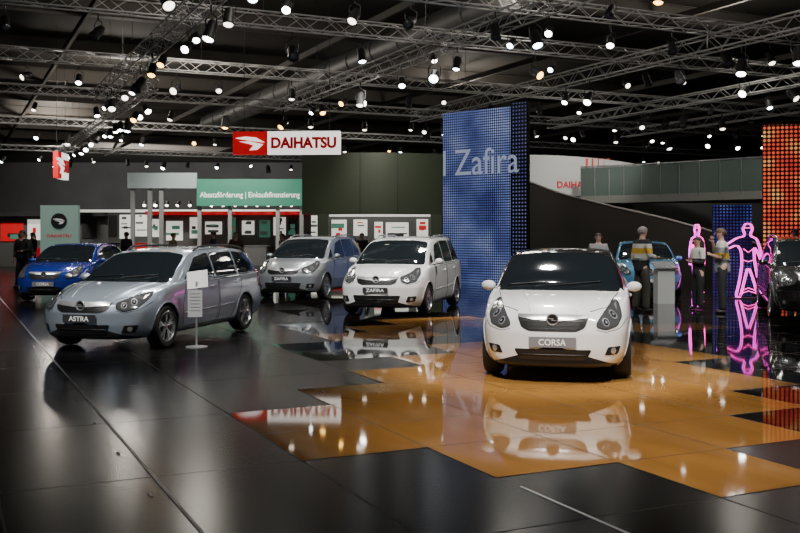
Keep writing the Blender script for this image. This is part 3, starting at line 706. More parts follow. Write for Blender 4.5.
can = MB(); can.rev([(.06, .20), (.10, .18), (.125, .05), (.125, -.16), (.145, -.2), (.145, -.24), (.12, -.24), (.115, -.2)], 16)
can_o = can.obj('stage_spotlight', [M['lampbody']]); can_me = can_o.data; bpy.data.objects.remove(can_o)
yk = MB(); yk.tube([(.15, 0, -.02), (.16, 0, .22), (0, 0, .34), (-.16, 0, .22), (-.15, 0, -.02)], .014, 4); yk.stick((0, 0, .34), (0, 0, .5), .02, 6)
yo = yk.obj('yoke', [M['lampbody']]); yk_me = yo.data; bpy.data.objects.remove(yo)
ln_ = MB(); ln_.rev([(.115, -.205), (.10, -.235), (.06, -.262), (.001, -.272)], 16); lo = ln_.obj('lens', [M['white']]); ln_me = lo.data; bpy.data.objects.remove(lo)
LM = [mat('lens_white', (1, 1, 1), .3, es=22, ecol=(1, .96, .90)), mat('lens_warm', (1, .8, .4), .3, es=10, ecol=(1, .55, .12)),
      mat('lens_cool', (.8, .9, 1), .3, es=20, ecol=(.78, .88, 1)), mat('lens_off', (.05, .05, .06), .1, es=.05), mat('lens_soft', (1, 1, 1), .3, es=6, ecol=(1, .9, .75))]
LMe = []
for m_ in LM:
    q = ln_me.copy(); q.materials.clear(); q.materials.append(m_); LMe.append(q)
def lamp(p, rx, rz, k, s=1., yoke=True):
    o = bpy.data.objects.new('stage_spotlight', can_me); COL.objects.link(o); o.location = p; o.rotation_euler = (rx, 0, rz); o.scale = (s, s, s)
    tag(o, 'small black stage spotlight clamped under a lighting truss', 'spotlight', 'stage spotlights on the ceiling trusses')
    if yoke:
        y = bpy.data.objects.new('yoke', yk_me); COL.objects.link(y); y.parent = o; y.rotation_euler = (-rx, 0, 0)
    l = bpy.data.objects.new('lens', LMe[k]); COL.objects.link(l); l.parent = o
counts = [13, 14, 12, 8, 13, 20, 17, 13, 24, 30, 30, 18]
for ti, ((a, b), n) in enumerate(zip(TR, counts)):
    for i in range(n):
        t = (i+random.uniform(.15, .85))/n; p = a.lerp(b, t); s = random.choice((.85, 1, 1.1, 1.3))*(1.15 if ti >= 8 else 1)
        side = random.uniform(-.15, .15)
        k = random.choices([0, 1, 2, 3, 4], [5, 1.3, 2, 3.2, 3])[0]
        lamp((p.x+side, p.y, p.z-.30-.5*s), -random.uniform(.2, 1.1), random.uniform(-.7, .7), k, s, ti < 8)

# ------------------------------------------------------------------ signs & booths
SIGNR = mat('sign_red', (.60, .004, .010), .4, es=.4, ecol=(.9, .004, .010)); SIGNW = mat('sign_white', (.8, .8, .8), .4, es=1.3, ecol=(1, .97, .92))
SIGNT = mat('sign_letter_red', (.5, .005, .01), .4, es=.2, ecol=(.9, .01, .02))
def emblem(name, parent, c, s, m):
    mb = MB()
    sh = [[(-.62, .20), (-.2, .26), (.25, .22), (.62, .02), (.30, .05), (-.05, .10)], [(-.45, .06), (.0, .06), (.34, -.02), (.55, -.06), (.30, -.28), (-.02, -.30), (.16, -.10), (-.1, -.02)]]
    for P in sh:
        n = len(P); V = [(c[0]+p[0]*s, c[1], c[2]+p[1]*s) for p in P]+[(c[0]+p[0]*s, c[1]+.02, c[2]+p[1]*s) for p in P]
        mb.add(V, [list(range(n)), list(range(n, 2*n))]+[[k, (k+1) % n, n+(k+1) % n, n+k] for k in range(n)])
    return mb.obj(name, [m], parent, False)
def dsign(loc, W, H, rz, label, cable):
    r = empty('hanging_sign', loc, rz); tag(r, label, 'sign')
    rw = W*.325
    mb = MB(); mb.box((-W/2+rw/2, 0, 0), (rw, .25, H)); mb.obj('red_panel', [SIGNR], r, False)
    mb = MB(); mb.box((rw/2, 0, 0), (W-rw, .25, H)); mb.obj('white_panel', [SIGNW], r, False)
    emblem('emblem', r, (-W/2+rw/2, -.16, 0), H*1.05, SIGNW)
    text_obj('lettering', 'DAIHATSU', (W-rw)*.90, H*.50, SIGNT, r, (rw/2, -.14, 0), 'Y', .05, .02)
    for x in (-W*.4, W*.4):
        mb = MB(); mb.stick((x, 0, H/2), (x, 0, H/2+cable), .015, 4); mb.obj('cable', [M['lampbody']], r, False)
dsign((-4.48, 38, 5.28), 4.28, .91, math.radians(-4), 'illuminated red and white hanging company sign with red lettering', 6.3)
dsign((-16.95, 48, 5.08), 2.0, 1.3, math.radians(95), 'red and white hanging company sign seen almost edge-on', 6.2)

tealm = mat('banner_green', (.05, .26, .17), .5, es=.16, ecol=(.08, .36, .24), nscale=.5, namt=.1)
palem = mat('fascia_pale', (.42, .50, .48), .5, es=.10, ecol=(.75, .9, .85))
r = empty('booth_fascia', (0, 50, 0)); tag(r, 'long green fascia banner with white lettering above a booth', 'banner')
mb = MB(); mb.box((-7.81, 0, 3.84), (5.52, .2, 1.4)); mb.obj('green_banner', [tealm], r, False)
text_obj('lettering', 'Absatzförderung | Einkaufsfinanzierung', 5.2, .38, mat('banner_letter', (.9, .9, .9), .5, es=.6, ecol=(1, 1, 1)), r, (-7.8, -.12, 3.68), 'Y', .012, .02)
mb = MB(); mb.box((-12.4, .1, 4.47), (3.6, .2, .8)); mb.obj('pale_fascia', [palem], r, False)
postm = mat('post_grey', (.35, .37, .36), .5)
for x in (-14, -13.1, -12.5, -10.5, -8.9, -6.4, -5.15):
    mb = MB(); mb.box((x, .3, 1.6 if x > -11 else 2.1), (.2, .2, 3.1 if x > -11 else 4.1)); mb.obj('post', [postm], r, False)

E = lambda n, c, s: mat(n, c, .5, es=s, ecol=c, nscale=1.5, namt=.15)  # emission makes booth panels look lit, though they are no lamps
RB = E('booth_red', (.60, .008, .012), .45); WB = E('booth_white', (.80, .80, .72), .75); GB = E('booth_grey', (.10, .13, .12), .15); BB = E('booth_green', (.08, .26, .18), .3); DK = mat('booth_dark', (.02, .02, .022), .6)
BW = mat('booth_wall', (.10, .105, .10), .6); CT = mat('counter_grey', (.16, .16, .16), .5)
def booth(x0, x1, y, h, label, seed, hdr=None, wp=2):
    rnd = random.Random(seed); r = empty('exhibition_booth', ((x0+x1)/2, y, 0)); tag(r, label, 'booth'); w = x1-x0
    mb = MB(); mb.box((0, 0, h/2), (w, .12, h)); mb.obj('back_wall', [BW], r, False)
    mb = MB(); mb.box((0, -.3, h-.10), (w, .5, .2)); mb.obj('header', [hdr or RB], r, False)
    x = -w/2+.15
    while x < w/2-.6:
        pw = rnd.uniform(.4, 1.3); pw = min(pw, w/2-x); z0 = rnd.uniform(1.3, 1.7); z1 = h-.32-rnd.uniform(0, .3)
        mb = MB(); mb.box((x+pw/2, -.09, (z0+z1)/2), (pw*.92, .05, z1-z0)); po = mb.obj('poster', [rnd.choice([WB, RB]+[WB]*wp+[BB, DK])], r, False)
        for q in range(rnd.randint(2, 4)):
            zz = rnd.uniform(z0+.1, z1-.1)
            mb = MB(); mb.box((x+pw/2+rnd.uniform(-.1, .1)*pw, -.12-.01*q, zz), (pw*rnd.uniform(.2, .8), .03, rnd.uniform(.05, .25))); mb.obj('poster_field', [rnd.choice([RB, DK, GB, BB])], po, False)
        x += pw+rnd.uniform(.05, .35)
    for k in range(max(1, int(w/2.5))):
        cx = -w/2+1.2+k*2.5+rnd.uniform(-.3, .3); cw = rnd.uniform(.8, 1.7)
        cb = MB(); cb.box((cx, -1.4-rnd.random(), .5), (cw, .5, 1.0)); co_ = cb.obj('counter', [rnd.choice([CT, RB, CT])], r, False)
        mb = MB(); mb.box((cx, -1.9, 1.03), (cw+.15, 1.3, .06)); mb.obj('counter_top', [CT], co_, False)
booth(-14.2, -5.0, 54, 2.95, 'red and white exhibition booth with posters and counters', 3, wp=3)
booth(-3.6, 1.9, 48, 2.75, 'brightly lit red and white booth beneath a green wall', 9, WB, wp=4)
booth(-22, -15.2, 50, 2.8, 'small white and red exhibition booth with wall pictures', 5, DK)
booth(-34, -23, 62, 3.0, 'lit white booth at the edge of the aisle', 21, DK)
booth(-26, -5, 76, 3.6, 'distant white and grey exhibition booth', 12, WB)
for k in range(16):
    lamp((-14+k*.62, 52.6, 3.35), -.9, random.uniform(-.3, .3), random.choice([0, 4, 4]), .8, False)

r = empty('display_totem', (-11.15, 31.5, 0)); tag(r, 'tall pale green display panel with company emblem and lettering', 'sign')
mb = MB(); mb.box((0, 0, 1.32), (1.24, .18, 2.6)); mb.obj('panel', [mat('totem_pale', (.30, .42, .37), .4, es=.16, ecol=(.45, .72, .60))], r, False)
mb = MB(); mb.rev([(.001, 0), (.26, 0), (.26, .03), (.001, .03)], 28, 0, 'Y', (0, -.13, 2.1)); mb.obj('emblem_disc', [DK], r, False)
emblem('emblem', r, (0, -.15, 2.1), .34, M['white_txt'])
text_obj('lettering', 'DAIHATSU', .8, .1, SIGNT, r, (0, -.1, 1.62), 'Y', .02, .01)
mb = MB(); mb.box((0, -.05, .02), (1.4, .5, .04)); mb.obj('base', [M['rim']], r, False)

def curved_wall(name, pts, z0, z1s, m, th=.3, parent=None):
    n = len(pts); V = []
    for i, (x, y) in enumerate(pts):
        a = z0[i] if isinstance(z0, list) else z0; b = z1s[i] if isinstance(z1s, list) else z1s
        V += [(x, y, a), (x, y, b), (x, y+th, b), (x, y+th, a)]
    F = []
    for i in range(n-1):
        for k in range(4): F.append([i*4+k, i*4+(k+1) % 4, (i+1)*4+(k+1) % 4, (i+1)*4+k])
    F += [[0, 1, 2, 3], [(n-1)*4+k for k in range(4)]]
    return mesh_obj(name, V, F, [m], parent, True, None, True, 30)
olm = mat('olive_wall', (.055, .070, .042), .45, nscale=.6, namt=.15)
r = empty('curved_partition', (0, 0, 0)); tag(r, 'large dark olive curved partition wall raised on columns', 'partition wall')
X = np.linspace(-4.4, 2.3, 30)
curved_wall('wall_panel', [(x, 42+.10*(x+1.05)**2) for x in X], [2.55+.0*x for x in X], [5.25]*30, olm, .4, r)
for x in (-1.75, -.1):
    mb = MB(); mb.box((x, 41.98+.10*(x+1.05)**2, 3.9), (.03, .05, 2.65)); mb.obj('seam', [DK], r, False)
for x in (-3.4, 1.6):
    mb = MB(); mb.box((x, 42.6, 1.28), (.5, .4, 2.56)); mb.obj('column', [olm], r, False)

def led_wall(name, label, a, b, z0, z1, m, cat='LED screen', th=.12):
    a = Vector((*a, 0)); b = Vector((*b, 0)); w = (b-a).length; r = empty(name, (*((a+b)/2).to_2d(), 0), math.atan2((b-a).y, (b-a).x)); tag(r, label, cat)
    me = bpy.data.meshes.new('screen'); me.from_pydata([(-w/2, -.01, z0), (w/2, -.01, z0), (w/2, -.01, z1), (-w/2, -.01, z1)], [], [[0, 1, 2, 3]])
    uv = me.uv_layers.new(name='UVMap')
    for i, c in enumerate([(0, 0), (w, 0), (w, z1-z0), (0, z1-z0)]): uv.data[i].uv = c
    me.materials.append(m); o = bpy.data.objects.new('screen', me); COL.objects.link(o); o.parent = r
    mb = MB(); mb.box((0, th/2, (z0+z1)/2), (w, th, z1-z0)); mb.obj('cabinet', [DK], r, False)
    return r, w
blue = led_mat('led_blue', .085, .36, [(.05, .07, .24), (.13, .18, .44), (.28, .34, .62)], 1.15, (.03, .032, .05), .6)
r, w = led_wall('led_screen', 'tall blue dotted LED screen showing white lettering', (1.49, 33.3), (3.62, 31.4), 0.0, 5.85, blue)
TXT = mat('led_text', (.25, .28, .40), .5, es=.42, ecol=(.56, .63, .88))
text_obj('lettering', 'l Zafira', 3.15, .88, TXT, r, (.20, -.05, 4.12), 'Y', .0, .01)
blue2 = led_mat('led_blue_sparse', .12, .26, [(.04, .05, .16), (.14, .15, .30)], 1.0, (.012, .014, .022), .6)
led_wall('led_screen', 'narrow see-through bead LED curtain beside the blue screen', (3.66, 31.37), (4.12, 30.95), 0.0, 5.95, blue2)
orange = led_mat('led_orange', .13, .36, [(.45, .02, .02), (.7, .09, .03), (.75, .45, .15)], 1.2, (.03, .01, .005), 1.0)
led_wall('led_screen', 'red and orange dotted LED screen', (11.4, 30.2), (15, 29), 0.0, 5.1, orange)
blue3 = led_mat('led_blue_small', .09, .3, [(.01, .02, .12), (.04, .06, .35), (.12, .2, .6)], .7, (.006, .008, .03), 1.2)
led_wall('led_screen', 'dark blue dotted screen behind the pink neon figures', (8.85, 27.2), (9.9, 27.0), .0, 2.5, blue3)

r = empty('stand_fascia', (0, 48, 0)); tag(r, 'white curved stand fascia with red lettering and red stripes', 'sign')
X = np.linspace(6.0, 13.5, 24)
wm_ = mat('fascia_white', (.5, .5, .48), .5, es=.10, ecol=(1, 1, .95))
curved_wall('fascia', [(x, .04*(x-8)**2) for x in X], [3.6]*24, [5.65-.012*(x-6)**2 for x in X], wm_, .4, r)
text_obj('lettering', 'DAIHATSU', 2.0, .33, SIGNT, r, (8.85, -.06, 4.15), 'Y', .02, .02)
for k in range(5):
    mb = MB(); mb.box((9.35+k*.28, -.0+.04*(1.6+k*.28)**2, 5.1), (.13, .08, .75)); mb.obj('stripe', [SIGNT], r, False)
rm_ = mat('ramp_dark', (.055, .050, .043), .4, nscale=.5, namt=.2)
keys = [(5.2, 40.5, 3.95), (6.6, 40.2, 3.4), (8.1, 39, 2.9), (10, 37, 2.30), (12.2, 35, 1.53), (14, 33.5, .9)]
fx = pchip([0, 1, 2, 3, 4, 5], [k[0] for k in keys]); fy = pchip([0, 1, 2, 3, 4, 5], [k[1] for k in keys]); fz = pchip([0, 1, 2, 3, 4, 5], [k[2] for k in keys])
T = np.linspace(0, 5, 40)
r = empty('curved_ramp', (0, 0, 0)); tag(r, 'dark curved ramp wall sweeping down towards the floor', 'ramp')
curved_wall('ramp_wall', [(fx(t), fy(t)) for t in T], 0., [fz(t) for t in T], rm_, .35, r)
mb = MB(); mb.tube([(fx(t), fy(t)-.02, fz(t)+.03) for t in T], .04, 6); mb.obj('handrail', [mat('rail_grey', (.4, .38, .35), .4)], r)
r = empty('gallery', (0, 0, 0)); tag(r, 'raised gallery with greenish glass balustrade', 'balcony')
gp = [(8.7+.0, 46.2), (10.5, 45), (12.5, 43), (14.5, 40.8), (17, 38.5), (20, 36.5)]
curved_wall('slab', gp, 3.15, 3.5, mat('gallery_slab', (.16, .165, .15), .6), 2.5, r)
curved_wall('balustrade', [(a, b+.05) for a, b in gp], 3.5, 4.85, mat('gallery_glass', (.07, .095, .083), .2, es=.02, ecol=(.3, .45, .38), nscale=.6, namt=.2), .04, r)
mb = MB(); mb.tube([(a, b, 4.9) for a, b in gp], .04, 6); mb.obj('handrail', [M['rim']], r)
for (a0, b0), (a1, b1) in zip(gp, gp[1:]):
    for k in range(3):
        t = k/3; mb = MB(); mb.stick((a0+(a1-a0)*t, b0+(b1-b0)*t-.02, 3.4), (a0+(a1-a0)*t, b0+(b1-b0)*t-.02, 4.9), .025, 5); mb.obj('baluster', [M['rim']], r)
mb = MB(); mb.box((0, 0, 1.6), (17, .12, 3.2)); o = mb.obj('partition', [mat('backdrop_dark', (.05, .054, .052), .6, nscale=.5, namt=.2)], None, False); o.location = (15.5, 47, 0)
tag(o, 'dark grey backdrop wall under the gallery', 'partition wall')

def info_stand(loc, rz, label):
    r = empty('information_stand', loc, rz); tag(r, label, 'information stand')
    mb = MB(); mb.rev([(.001, 0), (.16, 0), (.16, .012), (.02, .025), (.001, .025)], 24); mb.obj('base', [M['chrome']], r)
    mb = MB(); mb.stick((0, 0, .02), (0, 0, .98), .014, 10); mb.obj('pole', [M['chrome']], r)
    V = [(-.13, -.02, .86), (.17, -.02, .90), (.15, .10, 1.15), (-.15, .10, 1.11)]
    mb = MB(); mb.add(V+[(x, y+.012, z-.006) for x, y, z in V], [[0, 1, 2, 3], [7, 6, 5, 4], [0, 4, 5, 1], [1, 5, 6, 2], [2, 6, 7, 3], [3, 7, 4, 0]]); mb.obj('board', [M['white']], r, False)
    mb = MB(); mb.box((-.02, -.03, .65), (.21, .008, .40)); ps = mb.obj('price_sheet', [mat('sheet_grey', (.5, .52, .54), .4)], r, False)
    for k in range(6):
        mb = MB(); mb.box((-.02, -.036, .80-k*.05), (.15, .003, .010)); mb.obj('print', [mat('print_grey', (.3, .3, .3), .6)], ps, False)
info_stand((-3.02, 14.25, 0), math.radians(8), 'white price board on a slim chrome stand beside the estate car')
r = empty('lectern', (6.38, 23.2, 0), .1); tag(r, 'light grey lectern with sloping top', 'lectern')
mb = MB(); mb.box((0, 0, .42), (.42, .3, .84)); mb.obj('cabinet', [mat('lectern_grey', (.34, .35, .35), .5)], r, False)
mb = MB(); V = [(-.27, -.2, .84), (.27, -.2, .84), (.27, .2, .98), (-.27, .2, .98)]
mb.add(V+[(x, y, z+.03) for x, y, z in V], [[0, 1, 2, 3], [7, 6, 5, 4], [0, 4, 5, 1], [1, 5, 6, 2], [2, 6, 7, 3], [3, 7, 4, 0]]); mb.obj('top', [M['rim']], r, False)

NEON = mat('neon_pink', (1, .1, .5), .3, es=3.2, ecol=(1, .04, .42)); NEON2 = mat('neon_violet', (.6, .1, 1), .3, es=2.6, ecol=(.75, .05, .85))
def neon(loc, rz, sx, walking, label):
    r = empty('neon_figure', loc, rz); tag(r, label, 'neon figure')
    def T(P, z=0): return [(sx*a, z, b) for a, b in P]
    if walking:
        outl = [(-.34, .03), (-.22, .5), (-.16, .9), (-.18, 1.25), (-.30, 1.40), (-.60, 1.28), (-.84, 1.30), (-.86, 1.38), (-.60, 1.40), (-.30, 1.58), (-.10, 1.62), (-.08, 1.68), (-.14, 1.82), (-.06, 1.95), (.08, 1.95), (.15, 1.82), (.08, 1.68), (.10, 1.62),
                (.26, 1.56), (.36, 1.3), (.44, 1.0), (.40, .95), (.28, 1.22), (.18, 1.35), (.20, .95), (.30, .5), (.42, .05), (.30, .03), (.16, .5), (.02, .85), (-.08, .5), (-.20, .03)]
    else:
        outl = [(-.20, .03), (-.16, .5), (-.18, .9), (-.14, 1.2), (-.20, 1.45), (-.28, 1.15), (-.26, .85), (-.32, .85), (-.33, 1.2), (-.26, 1.55), (-.08, 1.62), (-.07, 1.68), (-.12, 1.82), (-.06, 1.93), (.06, 1.93), (.12, 1.82), (.07, 1.68), (.08, 1.62),
                (.26, 1.55), (.33, 1.2), (.32, .85), (.26, .85), (.28, 1.15), (.20, 1.45), (.14, 1.2), (.18, .9), (.16, .5), (.20, .03), (.08, .03), (.04, .5), (0, .85), (-.04, .5), (-.08, .03)]
    P = chaikin(outl, 1)
    for yy, m_ in ((-.06, NEON), (.06, NEON2)):
        mb = MB(); mb.tube(T(P, yy), .016, 5, 0, True)
        mb.obj('neon_outline', [m_], r)
    for D in ([(-.14, 1.0), (0, .96), (.14, 1.0)], [(-.14, 1.3), (0, 1.2), (.14, 1.3)], [(-.10, 1.84), (.10, 1.84)], [(-.2, .2), (0, .28), (.24, .2)], [(-.24, .12), (0, .2), (.3, .12)]):
        mb = MB(); mb.tube(T(D, -.06), .012, 5); mb.obj('neon_detail', [NEON], r)
    mb = MB(); mb.box((0, 0, .015), (.9*sx if walking else .5*sx, .4, .03)); mb.obj('base', [DK], r, False)
neon((9.05, 25.0, 0), 0, .92, True, 'striding human figure outlined in pink and violet neon tubes')
neon((7.95, 25.7, 0), 0, .6, False, 'standing human figure outlined in pink neon tubes')

# ------------------------------------------------------------------ people
def skin_mesh(name, chains, mats, parent, sub=1):
    me = bpy.data.meshes.new('t'); V = []; Ed = []; R = []; roots = []
    for pts, edges, rad, root in chains:
        o = len(V); V += pts; Ed += [(a+o, b+o) for a, b in edges]; R += rad; roots.append(o+root)
    me.from_pydata(V, Ed, []); o = bpy.data.objects.new('t', me); COL.objects.link(o)
    md = o.modifiers.new('s', 'SKIN'); md.use_smooth_shade = True
    sv = me.skin_vertices[0].data
    for i, rr in enumerate(R): sv[i].radius = rr if isinstance(rr, tuple) else (rr, rr); sv[i].use_root = i in roots
    m2 = o.modifiers.new('u', 'SUBSURF'); m2.levels = sub; m2.render_levels = sub
    dg = bpy.context.evaluated_depsgraph_get(); dg.update()
    out = bpy.data.meshes.new_from_object(o.evaluated_get(dg)); bpy.data.objects.remove(o)
    out.materials.clear()
    for m_ in mats: out.materials.append(m_)
    out.polygons.foreach_set('use_smooth', [True]*len(out.polygons))
    q = bpy.data.objects.new(name, out); COL.objects.link(q)
    if parent: q.parent = parent
    return q
lips = mat('lips', (.4, .12, .1), .5)
def person(loc, rz, h, label, top, trousers, hair, armL, armR, stance=.1, sleeve=1., longhair=False, female=False, stride=0., lean=0., turn=0.):
    """lean: forward offset of the upper body; turn: sideways shift of hips (weight on one leg)"""
    k = h/1.75
    def S(p):
        z = p[2]; f = max(0, z-.95)/.75
        return (p[0]*k+turn*math.sin(max(0, min(1, z/.95))*math.pi/2)*(1 if z <= .95 else 1-.8*f)*k, (p[1]+lean*f**1.3)*k, z*k)
    r = empty('person', loc, rz); tag(r, label, 'person')
    sw = .16 if female else .185
    P = [(0, 0, .95), (0, .0, 1.08), (0, -.01, 1.22), (0, 0, 1.37), (0, -.005, 1.47), (0, .005, 1.535), (0, .018, 1.59), (0, .018, 1.655), (0, .008, 1.715)]
    R = [(.125, .09), (.115, .08), (.125, .09), (.13, .09), (.062, .06), (.056, .058), (.072, .082), (.084, .100), (.064, .078)]
    E_ = [(i, i+1) for i in range(8)]
    arms = {}
    for s, A in ((1, armL), (-1, armR)):
        i0 = len(P); el, wr = A; el = Vector((el[0]*s, el[1], el[2])); wr = Vector((wr[0]*s, wr[1], wr[2])); sh = Vector((sw*s, 0, 1.425))
        hd = (wr-el).normalized(); palm = wr+hd*.05
        P += [tuple(sh), tuple(sh.lerp(el, .5)), tuple(el), tuple(el.lerp(wr, .4)), tuple(wr), tuple(palm)]
        R += [.055, .048, .042, .040, .028, (.022, .036)]
        E_ += [(3, i0)]+[(i0+j, i0+j+1) for j in range(5)]
        arms[s] = (sh, el, wr, hd, palm)
    legs = {}
    for s in (1, -1):
        i0 = len(P); st = stride*s
        hp = Vector((.09*s, 0, .88)); kn = Vector((stance*s, .02+st*.5, .49)); an = Vector((stance*s*1.05, -.02+st, .09))
        P += [tuple(hp), tuple(hp.lerp(kn, .5)), tuple(kn), tuple(kn.lerp(an, .35)), tuple(an), tuple(an+Vector((0, .06, -.05))), tuple(an+Vector((0.01*s, .17, -.06)))]
        R += [.085, .075, .053, .053, .036, .036, .026]
        E_ += [(0, i0)]+[(i0+j, i0+j+1) for j in range(6)]
        legs[s] = (hp, kn, an)
    ch = [([S(p) for p in P], E_, [tuple(np.array(q)*k) if isinstance(q, tuple) else q*k for q in R], 0)]
    for s in (1, -1):
        sh, el, wr, hd, palm = arms[s]
        sd = Vector((0, 1, 0)); sd = (sd-hd*sd.dot(hd)); sd = sd.normalized() if sd.length > .1 else Vector((0, 0, 1)); nn = hd.cross(sd)*(-s)
        for j, (o_, ln) in enumerate(((.026, .068), (.009, .078), (-.009, .072), (-.025, .056))):
            b = palm+sd*o_+hd*.01
            pts = [b, b+hd*ln*.5+nn*.004, b+hd*ln*.8+nn*.016, b+hd*ln+nn*.032]
            ch.append(([S(p) for p in pts], [(0, 1), (1, 2), (2, 3)], [.0095*k, .009*k, .0085*k, .007*k], 0))
        b = palm-hd*.03+sd*.022; pts = [b, b+sd*.03+hd*.02, b+sd*.036+hd*.05]
        ch.append(([S(p) for p in pts], [(0, 1), (1, 2)], [.012*k, .010*k, .008*k], 0))
    ch.append(([S((0, .100, 1.665)), S((0, .122, 1.635))], [(0, 1)], [.011*k, .015*k], 0))
    for s in (1, -1): ch.append(([S((.084*s, .0, 1.665)), S((.090*s, -.006, 1.625))], [(0, 1)], [.017*k, .012*k], 0))
    skin_mesh('body', ch, [M['skin']], r, 2)
    for s in (1, -1):
        mb = MB(); mb.ell(S((.034*s, .096, 1.662)), (.014*k, .008*k, .008*k), 8); mb.obj('eye', [M['hair_dark']], r)
    mb = MB(); mb.ell(S((0, .100, 1.595)), (.026*k, .008*k, .006*k), 8); mb.obj('mouth', [lips], r)
    mb = MB(); n = 16; V = []; F = []; c = Vector((0, .0, 1.665))
    for i in range(8):
        ph = math.pi*.58*i/7
        for q in range(n):
            w = 2*math.pi*q/n; back = -math.sin(w)
            ph2 = ph*(1.0+.30*max(0, back)-.30*max(0, -back))
            V.append(S((c.x+.096*math.sin(ph2)*math.cos(w), c.y+.114*math.sin(ph2)*math.sin(w), c.z+.090*math.cos(ph2))))
    for i in range(7):
        for q in range(n): F.append([i*n+q, i*n+(q+1) % n, (i+1)*n+(q+1) % n, (i+1)*n+q])
    mb.add(V, F)
    if longhair: mb.tube([S((0, -.05, 1.70)), S((0, -.085, 1.60)), S((0, -.09, 1.48)), S((0, -.085, 1.42))], [.05*k, .085*k, .08*k, .03*k], 12)
    mb.obj('hair', [hair], r)
    w_ = .9 if female else 1.
    Pt = [(0, 0, .80), (0, 0, .90), (0, 0, 1.0), (0, 0, 1.10), (0, -.005, 1.22), (0, 0, 1.37), (0, -.004, 1.455), (0, .0, 1.50)]
    Rt = [(.185*w_, .145), (.182*w_, .145), (.172*w_, .138), (.162*w_, .130), (.170*w_, .132), (.170*w_, .128), (.105, .085), (.062, .062)]
    Et = [(j, j+1) for j in range(7)]
    for s in (1, -1):
        sh, el, wr, hd, palm = arms[s]; i0 = len(Pt); e = el.lerp(wr, .97) if sleeve >= 1 else sh.lerp(el, .9)
        q = [sh, sh.lerp(el, .5), el, e] if sleeve >= 1 else [sh, sh.lerp(el, .45), e]
        Pt += [tuple(v) for v in q]; Rt += ([.080, .070, .062, .050] if sleeve >= 1 else [.080, .074, .070])
        Et += [(5, i0)]+[(i0+j, i0+j+1) for j in range(len(q)-1)]
    skin_mesh('jacket' if sleeve >= 1 else 'shirt', [([S(p) for p in Pt], Et, [tuple(np.array(q)*k) if isinstance(q, tuple) else q*k for q in Rt], 4)], [top], r, 2)
    Pp = [(0, 0, 1.06), (0, 0, .98), (0, 0, .90)]; Rp = [(.135, .105), (.150, .12), (.155, .125)]; Ep = [(0, 1), (1, 2)]
    for s in (1, -1):
        hp, kn, an = legs[s]; i0 = len(Pp); q = [hp, hp.lerp(kn, .5), kn, kn.lerp(an, .5), an+Vector((0, .01, -.03))]
        Pp += [tuple(v) for v in q]; Rp += [.108, .100, .086, .080, .078]; Ep += [(2, i0)]+[(i0+j, i0+j+1) for j in range(4)]
    skin_mesh('trousers', [([S(p) for p in Pp], Ep, [tuple(np.array(q)*k) if isinstance(q, tuple) else q*k for q in Rp], 2)], [trousers], r, 2)
    for s in (1, -1):
        an = legs[s][2]; a = Vector((an.x, an.y, 0))
        skin_mesh('shoe', [([S(a+Vector((0, -.045, .045))), S(a+Vector((0, .05, .045))), S(a+Vector((.008*s, .17, .038)))], [(0, 1), (1, 2)], [(.048*k, .044*k), (.048*k, .045*k), (.042*k, .032*k)], 0)], [M['shoe']], r, 2)
    return r
C = lambda n, c: mat(n, c, .8, nscale=9, namt=.15)
CW = C('cloth_white', (.60, .60, .56)); CK = C('cloth_black', (.018, .018, .02)); CG = C('cloth_grey', (.30, .31, .32)); CN = C('cloth_navy', (.03, .04, .09)); CBG = C('cloth_khaki', (.06, .055, .045)); CBR = C('cloth_brown', (.10, .06, .04)); CB = C('cloth_beige', (.30, .24, .16))
w3 = (.62, .62, .58); y3 = (.60, .38, .04); k3 = (.02, .02, .022); g3 = (.22, .23, .24)
J1 = band_mat('jersey_white_yellow', [(0, k3), (1.12, w3), (1.26, y3), (1.38, w3), (1.47, k3)])
J2 = band_mat('top_white_black', [(0, k3), (1.14, w3)])
J3 = band_mat('jersey_grey_yellow', [(0, g3), (1.16, y3), (1.28, g3), (1.40, w3)])
down = ((.24, -.02, 1.14), (.26, .06, .90)); bent = ((.25, .0, 1.15), (.16, .22, 1.12)); chin = ((.24, .12, 1.20), (.07, .17, 1.47)); fold = ((.24, .05, 1.14), (.02, .20, 1.2)); fold2 = ((.24, .05, 1.13), (.04, .22, 1.16))
person((5.17, 20.6, 0), math.radians(-65), 1.84, 'man in white and yellow striped shirt talking to visitors', J1, CBG, M['hair_grey'], bent, down, stride=.05, lean=.04, turn=.03)
person((6.60, 21.3, 0), math.radians(110), 1.62, 'woman in white top and black trousers with arms folded', J2, CK, M['hair_dark'], fold, fold2, longhair=True, female=True, turn=-.04)
person((6.82, 20.3, 0), math.radians(75), 1.80, 'man in grey and yellow striped shirt, hand at chin', J3, CK, M['hair_brown'], chin, fold, sleeve=0, lean=.03, turn=.04)
person((5.0, 24.2, 0), math.radians(170), 1.70, 'visitor in light grey jacket standing behind the white hatchback', CG, CK, M['hair_dark'], down, down)
person((-11.75, 29.9, 0), math.radians(160), 1.80, 'visitor in dark coat walking through the hall', CK, CK, M['hair_dark'], down, bent, stride=.12)
person((-12.9, 33.0, 0), math.radians(200), 1.74, 'visitor in black clothes with one arm bent', CK, CN, M['hair_brown'], bent, down, stride=.1)
person((-5.9, 34.5, 0), math.radians(190), 1.76, 'visitor in brown jacket standing near the booth', CBR, CK, M['hair_dark'], down, bent)
person((-7.0, 36, 0), math.radians(90), 1.78, 'visitor in navy jacket looking along the stand', CN, CK, M['hair_dark'], bent, down)
person((-8.5, 36, 0), math.radians(-100), 1.72, 'visitor in beige jacket facing a companion', CB, CK, M['hair_brown'], down, down)
person((-10.4, 36.5, 0), math.radians(60), 1.76, 'visitor in black jacket talking near the booth', CK, CN, M['hair_dark'], bent, down)
